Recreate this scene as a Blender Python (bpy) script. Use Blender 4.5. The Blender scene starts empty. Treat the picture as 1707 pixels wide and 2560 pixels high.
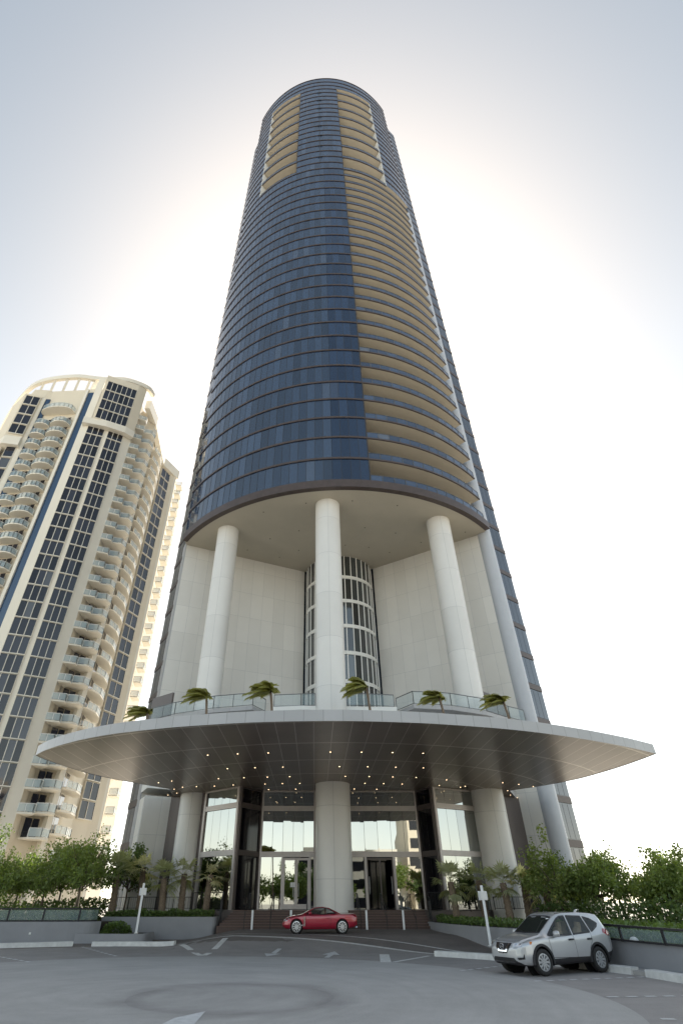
import bpy, bmesh, math, random
from math import sin, cos, pi, radians, sqrt, atan2, hypot
from mathutils import Vector, Matrix, noise
R = radians
random.seed(7)
S = bpy.context.scene
COL = S.collection

# ------------------------------------------------------------------ camera, sky, sun, exposure
cam = bpy.data.cameras.new('camera'); camo = bpy.data.objects.new('camera', cam); COL.objects.link(camo)
camo.location = (0, 0, 2.0); camo.rotation_euler = (R(90 + 37.304), 0, 0)
cam.sensor_fit = 'AUTO'; cam.sensor_width = 36; cam.lens = 18.0; cam.shift_x = 66.5 / 2560
cam.clip_start = .1; cam.clip_end = 6000
S.camera = camo
SKY_K, SKY_G = .26, 1.12
SUN_EL, SUN_AZ = R(52), R(5)                      # azimuth from +Y towards +X
W = bpy.data.worlds.new('World'); S.world = W; W.use_nodes = True
wn = W.node_tree.nodes; wl = W.node_tree.links; wn.clear()
sky = wn.new('ShaderNodeTexSky'); sky.sky_type = 'NISHITA'; sky.sun_disc = False
sky.sun_elevation = SUN_EL; sky.sun_rotation = SUN_AZ
sky.altitude = 0; sky.air_density = 1.0; sky.dust_density = 1.0; sky.ozone_density = 1.0
bg = wn.new('ShaderNodeBackground'); bg.inputs[1].default_value = .12
wo = wn.new('ShaderNodeOutputWorld')
# hazy bright sky: the sky's range is gently compressed (c / (c + 1)), so the glow round the sun rolls off
def vm(op, a, b):
    n = wn.new('ShaderNodeVectorMath'); n.operation = op
    for i, v in enumerate((a, b)):
        if isinstance(v, tuple): n.inputs[i].default_value = v
        else: wl.new(v, n.inputs[i])
    return n.outputs[0]
c0 = vm('MULTIPLY', sky.outputs[0], (SKY_K * 1.13, SKY_K, SKY_K * .785)); c1 = vm('DIVIDE', c0, vm('ADD', c0, (1, 1, 1)))
c2 = vm('MULTIPLY', c1, (SKY_G / .12,) * 3)
# marine haze: paler and brighter towards the horizon, deeper overhead
wtc = wn.new('ShaderNodeTexCoord'); wsp = wn.new('ShaderNodeSeparateXYZ'); wl.new(wtc.outputs['Generated'], wsp.inputs[0])
def wm(op, a, b):
    n = wn.new('ShaderNodeMath'); n.operation = op
    for i, v in enumerate((a, b)):
        if isinstance(v, (int, float)): n.inputs[i].default_value = v
        else: wl.new(v, n.inputs[i])
    return n.outputs[0]
hz = wm('ADD', wm('MULTIPLY', wm('POWER', wm('SUBTRACT', 1.0, wm('MAXIMUM', wsp.outputs[2], 0.0)), 2.0), 1.15), .50)
hcb = wn.new('ShaderNodeCombineXYZ')
for i_ in range(3): wl.new(hz, hcb.inputs[i_])
c2 = vm('MULTIPLY', c2, hcb.outputs[0])
# warm aureole of forward-scattered light round the sun
dn = wn.new('ShaderNodeVectorMath'); dn.operation = 'DOT_PRODUCT'; wl.new(wtc.outputs['Generated'], dn.inputs[0])
dn.inputs[1].default_value = (sin(SUN_AZ) * cos(SUN_EL), cos(SUN_AZ) * cos(SUN_EL), sin(SUN_EL))
au = wm('POWER', wm('MAXIMUM', dn.outputs['Value'], 0.0), 7.0)
acb = wn.new('ShaderNodeCombineXYZ')
for i_, t_ in enumerate((.82, .70, .54)): wl.new(wm('ADD', wm('MULTIPLY', au, t_), 1.0), acb.inputs[i_])
c2 = vm('MULTIPLY', c2, acb.outputs[0])
wl.new(c2, bg.inputs[0]); wl.new(bg.outputs[0], wo.inputs[0])
sl = bpy.data.lights.new('sun', 'SUN'); sl.energy = 5.0; sl.angle = R(.5); sl.color = (1, .93, .82)
so = bpy.data.objects.new('sun', sl); COL.objects.link(so)
sdir = Vector((sin(SUN_AZ) * cos(SUN_EL), cos(SUN_AZ) * cos(SUN_EL), sin(SUN_EL)))
so.rotation_euler = sdir.to_track_quat('Z', 'Y').to_euler(); so.location = (60, 300, 300)
S.view_settings.view_transform = 'Standard'; S.view_settings.look = 'None'
S.view_settings.exposure = 1.3; S.view_settings.gamma = 1.0
S.cycles.max_bounces = 8; S.cycles.glossy_bounces = 4; S.cycles.diffuse_bounces = 4
S.cycles.transparent_max_bounces = 12

# ------------------------------------------------------------------ materials
MATS = {}
def N(nt, kind, **kw):
    n = nt.nodes.new(kind)
    for k, v in kw.items(): setattr(n, k, v)
    return n
def mat(name, col, rough=.6, metal=0., noise_amt=0., noise_scale=3., bump=0., bump_scale=20., spec=.5, ior=None,
        col2=None, coat=0., detail=5., stretch=None, rand=0., obj_coord=True, alpha=1., trans=0.):
    if name in MATS: return MATS[name]
    m = bpy.data.materials.new(name); m.use_nodes = True; nt = m.node_tree
    b = nt.nodes['Principled BSDF']; L = nt.links.new
    b.inputs['Base Color'].default_value = (*col, 1); b.inputs['Roughness'].default_value = rough
    b.inputs['Metallic'].default_value = metal; b.inputs['Specular IOR Level'].default_value = spec
    if ior: b.inputs['IOR'].default_value = ior
    if coat: b.inputs['Coat Weight'].default_value = coat; b.inputs['Coat Roughness'].default_value = .03
    if alpha < 1: b.inputs['Alpha'].default_value = alpha
    if trans: b.inputs['Transmission Weight'].default_value = trans
    tc = N(nt, 'ShaderNodeTexCoord'); src = tc.outputs['Object']
    if stretch:
        mp = N(nt, 'ShaderNodeMapping'); mp.inputs['Scale'].default_value = stretch; L(src, mp.inputs[0]); src = mp.outputs[0]
    out = None
    if noise_amt or col2:
        nz = N(nt, 'ShaderNodeTexNoise'); nz.inputs['Scale'].default_value = noise_scale; nz.inputs['Detail'].default_value = detail
        nz.inputs['Roughness'].default_value = .62
        L(src, nz.inputs['Vector'])
        mx = N(nt, 'ShaderNodeMix', data_type='RGBA'); rp = N(nt, 'ShaderNodeMapRange')
        rp.inputs[1].default_value = .3; rp.inputs[2].default_value = .7; L(nz.outputs[0], rp.inputs[0]); L(rp.outputs[0], mx.inputs[0])
        c1 = col; c2 = col2 or tuple(c * (1 - noise_amt) for c in col)
        mx.inputs[6].default_value = (*c1, 1); mx.inputs[7].default_value = (*c2, 1); out = mx.outputs[2]
    if rand:
        gi = N(nt, 'ShaderNodeNewGeometry'); oi = N(nt, 'ShaderNodeObjectInfo'); mr = N(nt, 'ShaderNodeMapRange')
        rnd = math_n(nt, 'FRACT', math_n(nt, 'ADD', gi.outputs['Random Per Island'], math_n(nt, 'MULTIPLY', oi.outputs['Random'], 17.3))); L(rnd, mr.inputs[0])
        mr.inputs[3].default_value = 1 - rand; mr.inputs[4].default_value = 1 + rand
        mm = N(nt, 'ShaderNodeMix', data_type='RGBA', blend_type='MULTIPLY'); mm.inputs[0].default_value = 1
        if out: L(out, mm.inputs[6])
        else: mm.inputs[6].default_value = (*col, 1)
        L(mr.outputs[0], mm.inputs[7]); out = mm.outputs[2]
        if 'glass' in name:      # coating differs a little from pane to pane, a few have pale blinds drawn behind
            m2 = N(nt, 'ShaderNodeMapRange'); L(rnd, m2.inputs[0]); m2.inputs[3].default_value = spec * .68; m2.inputs[4].default_value = spec
            L(m2.outputs[0], b.inputs['Specular IOR Level'])
            lt = math_n(nt, 'GREATER_THAN', rnd, .975)
            bl_ = N(nt, 'ShaderNodeMix', data_type='RGBA'); L(math_n(nt, 'MULTIPLY', lt, .10 if 'tower' in name else .4), bl_.inputs[0]); L(out, bl_.inputs[6]); bl_.inputs[7].default_value = (.16, .17, .18, 1); out = bl_.outputs[2]
    if out: L(out, b.inputs['Base Color'])
    if bump:
        n2 = N(nt, 'ShaderNodeTexNoise'); n2.inputs['Scale'].default_value = bump_scale; n2.inputs['Detail'].default_value = 4
        L(src, n2.inputs['Vector']); bp = N(nt, 'ShaderNodeBump'); bp.inputs['Strength'].default_value = bump
        bp.inputs['Distance'].default_value = .05; L(n2.outputs[0], bp.inputs['Height']); L(bp.outputs[0], b.inputs['Normal'])
    MATS[name] = m
    return m
def math_n(nt, op, a, b=None, c=None):
    n = N(nt, 'ShaderNodeMath', operation=op)
    for i, v in enumerate((a, b, c)):
        if v is None: continue
        if isinstance(v, (int, float)): n.inputs[i].default_value = v
        else: nt.links.new(v, n.inputs[i])
    return n.outputs[0]
def jointed(name, col, jcol, rough, px, pz, w=.025, mode='xz', metal=0., noise_amt=.06, offx=0., offz=0., arc=None, spec=.5, streak=0.):
    """panelled surface: thin joint lines every px across and pz up (object coordinates)"""
    m = mat(name, col, rough, metal, noise_amt, .35, spec=spec)
    nt = m.node_tree; L = nt.links.new; b = nt.nodes['Principled BSDF']
    tc = N(nt, 'ShaderNodeTexCoord'); sp = N(nt, 'ShaderNodeSeparateXYZ'); L(tc.outputs['Object'], sp.inputs[0])
    if mode == 'xz': u, v = sp.outputs[0], sp.outputs[2]
    elif mode == 'xy': u, v = sp.outputs[0], sp.outputs[1]
    elif mode == 'angle':
        an = math_n(nt, 'ARCTAN2', sp.outputs[0], sp.outputs[1]); u, v = an, sp.outputs[2]
    if arc:
        dx = math_n(nt, 'SUBTRACT', sp.outputs[0], arc[0]); dy = math_n(nt, 'SUBTRACT', sp.outputs[1], arc[1])
        v = math_n(nt, 'SQRT', math_n(nt, 'ADD', math_n(nt, 'MULTIPLY', dx, dx), math_n(nt, 'MULTIPLY', dy, dy)))
    def line(val, p, off, ww):
        t = math_n(nt, 'FRACT', math_n(nt, 'DIVIDE', math_n(nt, 'ADD', val, 1000 * p + off), p))
        return math_n(nt, 'LESS_THAN', t, ww / p)
    f = math_n(nt, 'MAXIMUM', line(u, px, offx, w if mode != 'angle' else w / 1.3), line(v, pz, offz, w * 4 if arc else w))
    mx = N(nt, 'ShaderNodeMix', data_type='RGBA'); L(f, mx.inputs[0])
    old = b.inputs['Base Color'].links[0].from_socket if b.inputs['Base Color'].links else None
    if old: L(old, mx.inputs[6])
    else: mx.inputs[6].default_value = (*col, 1)
    mx.inputs[7].default_value = (*jcol, 1); L(mx.outputs[2], b.inputs['Base Color'])
    # every panel gets its own slight tone
    cu = math_n(nt, 'FLOOR', math_n(nt, 'DIVIDE', math_n(nt, 'ADD', u, 1000 * px + offx), px))
    cv = math_n(nt, 'FLOOR', math_n(nt, 'DIVIDE', math_n(nt, 'ADD', v, 1000 * pz + offz), pz))
    cb = N(nt, 'ShaderNodeCombineXYZ'); L(cu, cb.inputs[0]); L(cv, cb.inputs[1])
    wh = N(nt, 'ShaderNodeTexWhiteNoise'); L(cb.outputs[0], wh.inputs[0])
    mr = N(nt, 'ShaderNodeMapRange'); L(wh.outputs[0], mr.inputs[0]); mr.inputs[3].default_value = .95; mr.inputs[4].default_value = 1.03
    mm = N(nt, 'ShaderNodeMix', data_type='RGBA', blend_type='MULTIPLY'); mm.inputs[0].default_value = 1
    L(mx.outputs[2], mm.inputs[6]); L(mr.outputs[0], mm.inputs[7]); L(mm.outputs[2], b.inputs['Base Color'])
    return m

M = dict(
    tower_glass=mat('tower_glass', (.010, .025, .058), .04, 0, spec=.95, ior=1.8, rand=.35),
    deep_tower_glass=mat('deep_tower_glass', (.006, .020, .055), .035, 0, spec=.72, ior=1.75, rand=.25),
    wing_glass=mat('wing_glass', (.02, .03, .05), .05, 0, spec=.8, ior=1.6, rand=.25),
    brown_metal=mat('brown_metal', (.09, .068, .062), .45, .3, .25, 1.2),
    dark_line=mat('dark_line', (.03, .028, .03), .5),
    cream=mat('cream_plaster', (.54, .485, .395), .75, 0, .06, .6),
    soffit=mat('soffit_plaster', (.48, .44, .365), .8, 0, .1, .25),
    white_panel=jointed('white_panel', (.63, .615, .585), (.43, .43, .43), .45, 1.5, 3.3, .03),
    column_panel=jointed('column_panel', (.66, .65, .63), (.45, .45, .45), .36, pi / 2, 4.6, .03, 'angle', offz=1.3),
    pier_metal=mat('pier_metal', (.43, .45, .49), .4, 0, .06, 1),
    white_metal=mat('white_metal', (.72, .72, .70), .4, 0, .05, 2),
    grey_panel=jointed('grey_panel', (.36, .36, .37), (.25, .25, .25), .5, 1.5, 3.3, .03),
    soffit_metal=jointed('soffit_metal', (.35, .29, .255), (.66, .60, .55), .34, 1.03, 4.55, .04, 'xy', metal=.4, noise_amt=.2, offx=.08, arc=(1.5, 57.5), offz=2.45),
    fascia=jointed('fascia_metal', (.43, .43, .44), (.28, .28, .28), .42, R(2.0), 60, .0016, 'angle', noise_amt=.08),
    lobby_glass=mat('lobby_glass', (.36, .375, .365), .012, 1.0, .05, .3, rand=.05),
    drum_glass=mat('drum_glass', (.035, .042, .045), .05, 0, spec=.9, ior=1.7, rand=.6),
    black_glass=mat('black_glass', (.006, .006, .009), .08, 0, spec=.6),
    bronze=mat('bronze_frame', (.48, .44, .425), .42, .4, .12, 2),
    dark_bronze=mat('dark_bronze', (.12, .10, .095), .42, .3, .25, 2, stretch=(8, 8, .3)),
    lamp=None,
    rail_metal=mat('rail_metal', (.12, .125, .13), .45, .5),
    rail_glass=mat('rail_glass', (.40, .52, .55), .03, 0, alpha=.30, spec=.6),
    balcony_glass=mat('balcony_glass', (.05, .075, .13), .05, 0, alpha=.95, spec=.8, rand=.2),
    black_metal=mat('black_metal', (.018, .018, .02), .5, .3),
    step=mat('step_stone', (.075, .042, .034), .5, 0, .35, 4, stretch=(1, 6, 6)),
    step_edge=mat('step_edge', (.15, .082, .062), .55, 0, .3, 6),
    planter=mat('planter_render', (.27, .275, .295), .75, 0, .14, .9, bump=.1),
    planter_cap=mat('planter_cap', (.36, .365, .38), .7, 0, .15, 2),
    white_paint=mat('white_paint', (.78, .79, .80), .5, 0, .07, 3),
    curb=mat('curb_concrete', (.66, .66, .65), .75, 0, .25, 3.5, bump=.15),
    soil=mat('soil', (.06, .05, .035), .95, 0, .5, 2),
    bark=mat('bark', (.20, .155, .115), .9, 0, .5, 14, bump=.9, bump_scale=26, stretch=(1, 1, 3)),
    palm_bark=mat('palm_bark', (.25, .19, .14), .95, 0, .55, 16, bump=1., bump_scale=22),
    stake=mat('stake_wood', (.52, .42, .30), .8, 0, .3, 6),
)
def leafmat(name, c, c2, tr=.35):
    m = mat(name, c, .45, 0, col2=c2, noise_scale=1.3, rand=.4, detail=3)
    nt = m.node_tree; b = nt.nodes['Principled BSDF']; out = nt.nodes['Material Output']
    t = N(nt, 'ShaderNodeBsdfTranslucent'); t.inputs[0].default_value = (c[0] * 2.0, c[1] * 2.0, c[2] * .8, 1)
    mx = N(nt, 'ShaderNodeMixShader'); mx.inputs[0].default_value = tr
    nt.links.new(b.outputs[0], mx.inputs[1]); nt.links.new(t.outputs[0], mx.inputs[2]); nt.links.new(mx.outputs[0], out.inputs[0])
    return m
M['leaf'] = leafmat('leaf_green', (.215, .275, .09), (.105, .16, .05))
M['leaf_dark'] = leafmat('leaf_dark', (.11, .16, .055), (.06, .10, .036))
M['leaf_bright'] = leafmat('leaf_bright', (.20, .25, .085), (.11, .16, .05))
M['palm_leaf'] = leafmat('palm_leaf', (.38, .40, .26), (.21, .235, .14), .3)
M['palm_pale'] = leafmat('palm_pale', (.66, .63, .45), (.40, .40, .26), .3)
M['coco_leaf'] = leafmat('coco_leaf', (.30, .285, .08), (.13, .14, .04), .25)
M['cover'] = leafmat('cover_leaf', (.11, .165, .045), (.055, .095, .025), .25)
lm = bpy.data.materials.new('lamp_glow'); lm.use_nodes = True
lb = lm.node_tree.nodes['Principled BSDF']; lb.inputs['Emission Color'].default_value = (1, .72, .42, 1); lb.inputs['Emission Strength'].default_value = 2.2
M['lamp'] = lm

# ------------------------------------------------------------------ mesh building helpers
class MB:
    def __init__(s): s.v = []; s.f = []; s.m = []
    def add(s, vs, fs, m=0):
        o = len(s.v); s.v += [tuple(p) for p in vs]; s.f += [tuple(i + o for i in f) for f in fs]; s.m += [m] * len(fs); return s
    def poly(s, pts, m=0): return s.add(pts, [tuple(range(len(pts)))], m)
    def box(s, x0, x1, y0, y1, z0, z1, m=0):
        return s.add([(x0, y0, z0), (x1, y0, z0), (x1, y1, z0), (x0, y1, z0), (x0, y0, z1), (x1, y0, z1), (x1, y1, z1), (x0, y1, z1)],
                     [(3, 2, 1, 0), (4, 5, 6, 7), (0, 1, 5, 4), (1, 2, 6, 5), (2, 3, 7, 6), (3, 0, 4, 7)], m)
    def bar(s, a, b, w, h, m=0, up=(0, 0, 1)):
        a = Vector(a); b = Vector(b); d = (b - a).normalized(); u = Vector(up)
        if abs(d.dot(u)) > .98: u = Vector((0, 1, 0))
        x = d.cross(u).normalized() * w / 2; y = x.cross(d).normalized() * h / 2
        vs = [p + q for p in (a, b) for q in (-x - y, x - y, x + y, -x + y)]
        return s.add(vs, [(3, 2, 1, 0), (4, 5, 6, 7), (0, 1, 5, 4), (1, 2, 6, 5), (2, 3, 7, 6), (3, 0, 4, 7)], m)
    def prism(s, pg, z0, z1, m=0, mt=None, mb=None, caps=True):
        n = len(pg); vs = [(p[0], p[1], z0) for p in pg] + [(p[0], p[1], z1) for p in pg]
        s.add(vs, [(i, (i + 1) % n, n + (i + 1) % n, n + i) for i in range(n)], m)
        if caps:
            s.poly([(p[0], p[1], z1) for p in pg], m if mt is None else mt)
            s.poly([(p[0], p[1], z0) for p in reversed(pg)], m if mb is None else mb)
        return s
    def tube(s, pts, rs, n=8, m=0, cap=True):
        pts = [Vector(p) for p in pts]
        if not isinstance(rs, (list, tuple)): rs = [rs] * len(pts)
        vs = []; fs = []
        for i, p in enumerate(pts):
            d = (pts[min(i + 1, len(pts) - 1)] - pts[max(i - 1, 0)]).normalized()
            u = Vector((0, 0, 1)) if abs(d.z) < .9 else Vector((1, 0, 0))
            x = d.cross(u).normalized(); y = x.cross(d).normalized()
            vs += [p + (x * cos(2 * pi * k / n) + y * sin(2 * pi * k / n)) * rs[i] for k in range(n)]
        for i in range(len(pts) - 1):
            for k in range(n): fs.append((i * n + k, i * n + (k + 1) % n, (i + 1) * n + (k + 1) % n, (i + 1) * n + k))
        if cap: fs += [tuple(range(n)), tuple(range((len(pts) - 1) * n, len(pts) * n))]
        return s.add(vs, fs, m)
    def cyl(s, c, r, z0, z1, n=48, m=0, caps=True):
        return s.prism([(c[0] + r * cos(2 * pi * k / n), c[1] + r * sin(2 * pi * k / n)) for k in range(n)], z0, z1, m, caps=caps)
    def build(s, name, mats, parent=None, smooth=False, loc=None, fix=True):
        me = bpy.data.meshes.new(name); me.from_pydata(s.v, [], s.f)
        if not isinstance(mats, (list, tuple)): mats = [mats]
        for k in mats: me.materials.append(M[k] if isinstance(k, str) else k)
        if len(mats) > 1: me.polygons.foreach_set('material_index', s.m)
        if fix:
            bm = bmesh.new(); bm.from_mesh(me); bmesh.ops.recalc_face_normals(bm, faces=bm.faces); bm.to_mesh(me); bm.free()
        if smooth:
            me.polygons.foreach_set('use_smooth', [True] * len(me.polygons))
            if smooth != 'all': me.set_sharp_from_angle(angle=R(40))
        me.update()
        o = bpy.data.objects.new(name, me); COL.objects.link(o)
        if loc: o.location = loc
        if parent: attach(o, parent)
        return o
BASE = {}
def attach(o, p):
    o.parent = p
    x = p
    t = Vector((0, 0, 0))
    while x is not None and x.name in BASE:     # things whose parts were built in world coordinates
        t = BASE[x.name]; x = x.parent
    o.matrix_parent_inverse = Matrix.Translation(-t)
def empty(name, loc=(0, 0, 0), world_parts=False):
    o = bpy.data.objects.new(name, None); COL.objects.link(o); o.location = loc; o.empty_display_size = .3
    if world_parts: BASE[o.name] = Vector(loc)
    return o
def tag(o, label=None, cat=None, group=None, kind=None):
    if label: o['label'] = label
    if cat: o['category'] = cat
    if group: o['group'] = group
    if kind: o['kind'] = kind
    return o
def kids(o): return list(o.children)
def copy_tree(o, parent=None):
    c = o.copy(); COL.objects.link(c)
    if parent: c.parent = parent
    for ch in o.children: copy_tree(ch, c)
    return c
def smoothstep(t): t = max(0., min(1., t)); return t * t * (3 - 2 * t)
def spline(pts, n):
    """Catmull-Rom through pts (tuples), n samples per span"""
    P = [Vector(p) for p in pts]; out = []
    for i in range(len(P) - 1):
        a, b, c, d = P[max(i - 1, 0)], P[i], P[i + 1], P[min(i + 2, len(P) - 1)]
        for k in range(n):
            t = k / n
            out.append(.5 * ((2 * b) + (c - a) * t + (2 * a - 5 * b + 4 * c - d) * t * t + (3 * b - a - 3 * c + d) * t ** 3))
    out.append(P[-1]); return out
def lerp_tab(tab, x):
    if x <= tab[0][0]: return tab[0][1]
    for (a, u), (b, v) in zip(tab, tab[1:]):
        if x <= b: return u + (v - u) * (x - a) / (b - a)
    return tab[-1][1]

# ------------------------------------------------------------------ ground and road
def zg(x, y):
    left = smoothstep((x + 8.6) / 4.2); right = 1 if x < 9 else 1 - .6 * smoothstep((x - 9) / 3)
    return (.45 * smoothstep((y - 32.5) / 5.5) + .12 * smoothstep((y - 38) / 7)) * left * right + .06 * smoothstep((y - 30) / 8)
def grid(x0, x1, y0, y1, st, zf, off=0., keep=lambda x, y: True):
    mb = MB(); nx = int((x1 - x0) / st); ny = int((y1 - y0) / st)
    vs = [(x0 + (x1 - x0) * i / nx, y0 + (y1 - y0) * j / ny) for j in range(ny + 1) for i in range(nx + 1)]
    fs = []
    for j in range(ny):
        for i in range(nx):
            if keep(x0 + (x1 - x0) * (i + .5) / nx, y0 + (y1 - y0) * (j + .5) / ny):
                a = j * (nx + 1) + i; fs.append((a, a + 1, a + nx + 2, a + nx + 1))
    mb.add([(x, y, zf(x, y) + off) for x, y in vs], fs); return mb
def asphalt(name, c, c2, sc, fine, marks=None):
    m = mat(name, c, .82, 0, col2=c2, noise_scale=sc, detail=8, bump=.25, bump_scale=60)
    nt = m.node_tree; b = nt.nodes['Principled BSDF']; L = nt.links.new
    tc = N(nt, 'ShaderNodeTexCoord')
    nz = N(nt, 'ShaderNodeTexNoise'); nz.inputs['Scale'].default_value = 45; nz.inputs['Detail'].default_value = 3; L(tc.outputs['Object'], nz.inputs[0])
    mr = N(nt, 'ShaderNodeMapRange'); mr.inputs[1].default_value = .3; mr.inputs[2].default_value = .7; mr.inputs[3].default_value = 1 - fine; mr.inputs[4].default_value = 1 + fine
    L(nz.outputs[0], mr.inputs[0])
    src = b.inputs['Base Color'].links[0].from_socket
    mm = N(nt, 'ShaderNodeMix', data_type='RGBA', blend_type='MULTIPLY'); mm.inputs[0].default_value = 1
    L(src, mm.inputs[6]); L(mr.outputs[0], mm.inputs[7]); out = mm.outputs[2]
    if marks:      # worn tyre ring left by turning cars, and streaks swept round the circle
        (cx, cy), rad, wid = marks
        sp = N(nt, 'ShaderNodeSeparateXYZ'); L(tc.outputs['Object'], sp.inputs[0])
        n2 = N(nt, 'ShaderNodeTexNoise'); n2.inputs['Scale'].default_value = .7; n2.inputs['Detail'].default_value = 5; L(tc.outputs['Object'], n2.inputs[0])
        dx = math_n(nt, 'SUBTRACT', sp.outputs[0], cx); dy = math_n(nt, 'SUBTRACT', sp.outputs[1], cy)
        rr = math_n(nt, 'SQRT', math_n(nt, 'ADD', math_n(nt, 'MULTIPLY', dx, dx), math_n(nt, 'MULTIPLY', dy, dy)))
        wob = math_n(nt, 'MULTIPLY', math_n(nt, 'SUBTRACT', n2.outputs[0], .5), 1.3)
        d = math_n(nt, 'ABSOLUTE', math_n(nt, 'SUBTRACT', math_n(nt, 'ADD', rr, wob), rad))
        ring = math_n(nt, 'SUBTRACT', 1, math_n(nt, 'DIVIDE', d, wid)); ring.node.use_clamp = True
        n3 = N(nt, 'ShaderNodeTexNoise'); n3.inputs['Scale'].default_value = .45; n3.inputs['Detail'].default_value = 6; L(tc.outputs['Object'], n3.inputs[0])
        amt = math_n(nt, 'MULTIPLY', ring, math_n(nt, 'MULTIPLY', n3.outputs[0], .62))
        inner = math_n(nt, 'MULTIPLY', math_n(nt, 'LESS_THAN', rr, rad), .10)
        amt = math_n(nt, 'ADD', amt, inner)
        mx = N(nt, 'ShaderNodeMix', data_type='RGBA'); L(amt, mx.inputs[0]); L(out, mx.inputs[6]); mx.inputs[7].default_value = (.10, .09, .09, 1); out = mx.outputs[2]
        cb = N(nt, 'ShaderNodeCombineXYZ'); px = math_n(nt, 'SUBTRACT', sp.outputs[0], -4.8); py = math_n(nt, 'SUBTRACT', sp.outputs[1], 18.9)
        r2 = math_n(nt, 'SQRT', math_n(nt, 'ADD', math_n(nt, 'MULTIPLY', px, px), math_n(nt, 'MULTIPLY', py, py)))
        L(math_n(nt, 'MULTIPLY', r2, 1.6), cb.inputs[0]); L(math_n(nt, 'MULTIPLY', math_n(nt, 'ARCTAN2', px, py), 1.2), cb.inputs[1])
        n4 = N(nt, 'ShaderNodeTexNoise'); n4.inputs['Scale'].default_value = 1.5; n4.inputs['Detail'].default_value = 5; L(cb.outputs[0], n4.inputs[0])
        m4 = N(nt, 'ShaderNodeMapRange'); m4.inputs[1].default_value = .3; m4.inputs[2].default_value = .7; m4.inputs[3].default_value = .93; m4.inputs[4].default_value = 1.05; L(n4.outputs[0], m4.inputs[0])
        m5 = N(nt, 'ShaderNodeMix', data_type='RGBA', blend_type='MULTIPLY'); m5.inputs[0].default_value = 1; L(out, m5.inputs[6]); L(m4.outputs[0], m5.inputs[7]); out = m5.outputs[2]
    L(out, b.inputs['Base Color'])
    return m
M['circle'] = asphalt('circle_concrete', (.43, .415, .405), (.35, .336, .328), .5, .10, ((-2.2, 18.5), 2.7, .75))
M['ring'] = asphalt('ring_pavers', (.32, .297, .288), (.25, .234, .228), .8, .14)
M['drive'] = asphalt('drive_pavers', (.205, .178, .167), (.15, .132, .125), .9, .2)
M['earth'] = mat('earth', (.36, .34, .30), .95, 0, .25, .05)
M['marking'] = mat('marking_paint', (.78, .77, .75), .8, 0, .35, 5)
M['marking_white'] = mat('marking_white', (.64, .64, .65), .75, 0, .25, 5)
M['concrete'] = mat('concrete', (.40, .39, .38), .85, 0, .2, 1.2)

g = MB(); g.poly([(-3000, -3000, -.06), (3000, -3000, -.06), (3000, 3000, -.06), (-3000, 3000, -.06)])
tag(g.build('ground', 'earth'), kind='structure')
CC = (-4.8, 18.9)
d = grid(-26, 22, -30, 58, .5, zg, 0.); tag(d.build('driveway', 'drive', smooth='all'), kind='structure')
def ring_strip(r0, r1, a0, a1, off, n=90):
    mb = MB(); vs = []
    for k in range(n + 1):
        a = a0 + (a1 - a0) * k / n
        for j in range(5):
            r = r0 + (r1 - r0) * j / 4; x, y = CC[0] + r * sin(a), CC[1] + r * cos(a); vs.append((x, y, zg(x, y) + off))
    return mb.add(vs, [(k * 5 + j, k * 5 + j + 1, (k + 1) * 5 + j + 1, (k + 1) * 5 + j) for k in range(n) for j in range(4)])
def rout(a):   # outer radius of the parking ring, wider on the left
    return 18.4 - 2.0 * sin(a)
mb = MB(); vs = []; n = 160
for k in range(n + 1):
    a = -pi + 2 * pi * k / n
    for j in range(5):
        r = 12.2 + (rout(a) - 12.2) * j / 4; x, y = CC[0] + r * sin(a), CC[1] + r * cos(a); vs.append((x, y, zg(x, y) + .004))
mb.add(vs, [(k * 5 + j, k * 5 + j + 1, (k + 1) * 5 + j + 1, (k + 1) * 5 + j) for k in range(n) for j in range(4)])
tag(mb.build('parking_ring', 'ring', smooth='all'), kind='structure')
mb = MB(); mb.poly([(CC[0] + 12.4 * cos(2 * pi * k / 120), CC[1] + 12.4 * sin(2 * pi * k / 120), .008) for k in range(120)])
tag(mb.build('turning_circle', 'circle'), kind='structure')

mk = MB()
def strip(p, q, w, off=.012, m=0, seg=8):
    p = Vector(p); q = Vector(q); dd = (q - p).normalized(); nn = Vector((-dd.y, dd.x)) * w / 2
    for k in range(seg):
        a = p.lerp(q, k / seg); b = p.lerp(q, (k + 1) / seg)
        mk.poly([(v.x, v.y, zg(v.x, v.y) + off) for v in (a - nn, b - nn, b + nn, a + nn)], m)
def arcline(a0, a1, dr, w, m=0, n=40):
    for k in range(n):
        pts = []
        for aa, s in ((a0 + (a1 - a0) * k / n, -1), (a0 + (a1 - a0) * (k + 1) / n, -1), (a0 + (a1 - a0) * (k + 1) / n, 1), (a0 + (a1 - a0) * k / n, 1)):
            r = rout(aa) + dr + s * w / 2; x, y = CC[0] + r * sin(aa), CC[1] + r * cos(aa); pts.append((x, y, zg(x, y) + .012))
        mk.poly(pts, m)
arcline(R(-14), R(44), .0, .26); arcline(R(-12), R(46), 1.6, .14)
def dashes(p, q, n, w=.16):
    p = Vector(p); q = Vector(q)
    for k in range(n): strip(p.lerp(q, k / n), p.lerp(q, (k + .58) / n), w, seg=1, m=1)
dashes((-15.2, 31.8), (-11.7, 28.2), 7); dashes((-12.6, 36.4), (-9.0, 31.0), 9)
dashes((5.3, 25.0), (7.6, 27.0), 6); dashes((6.95, 21.9), (11.6, 23.2), 11); dashes((7.7, 18.5), (12.4, 18.9), 9); dashes((7.4, 15.3), (11.5, 14.9), 8)
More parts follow.
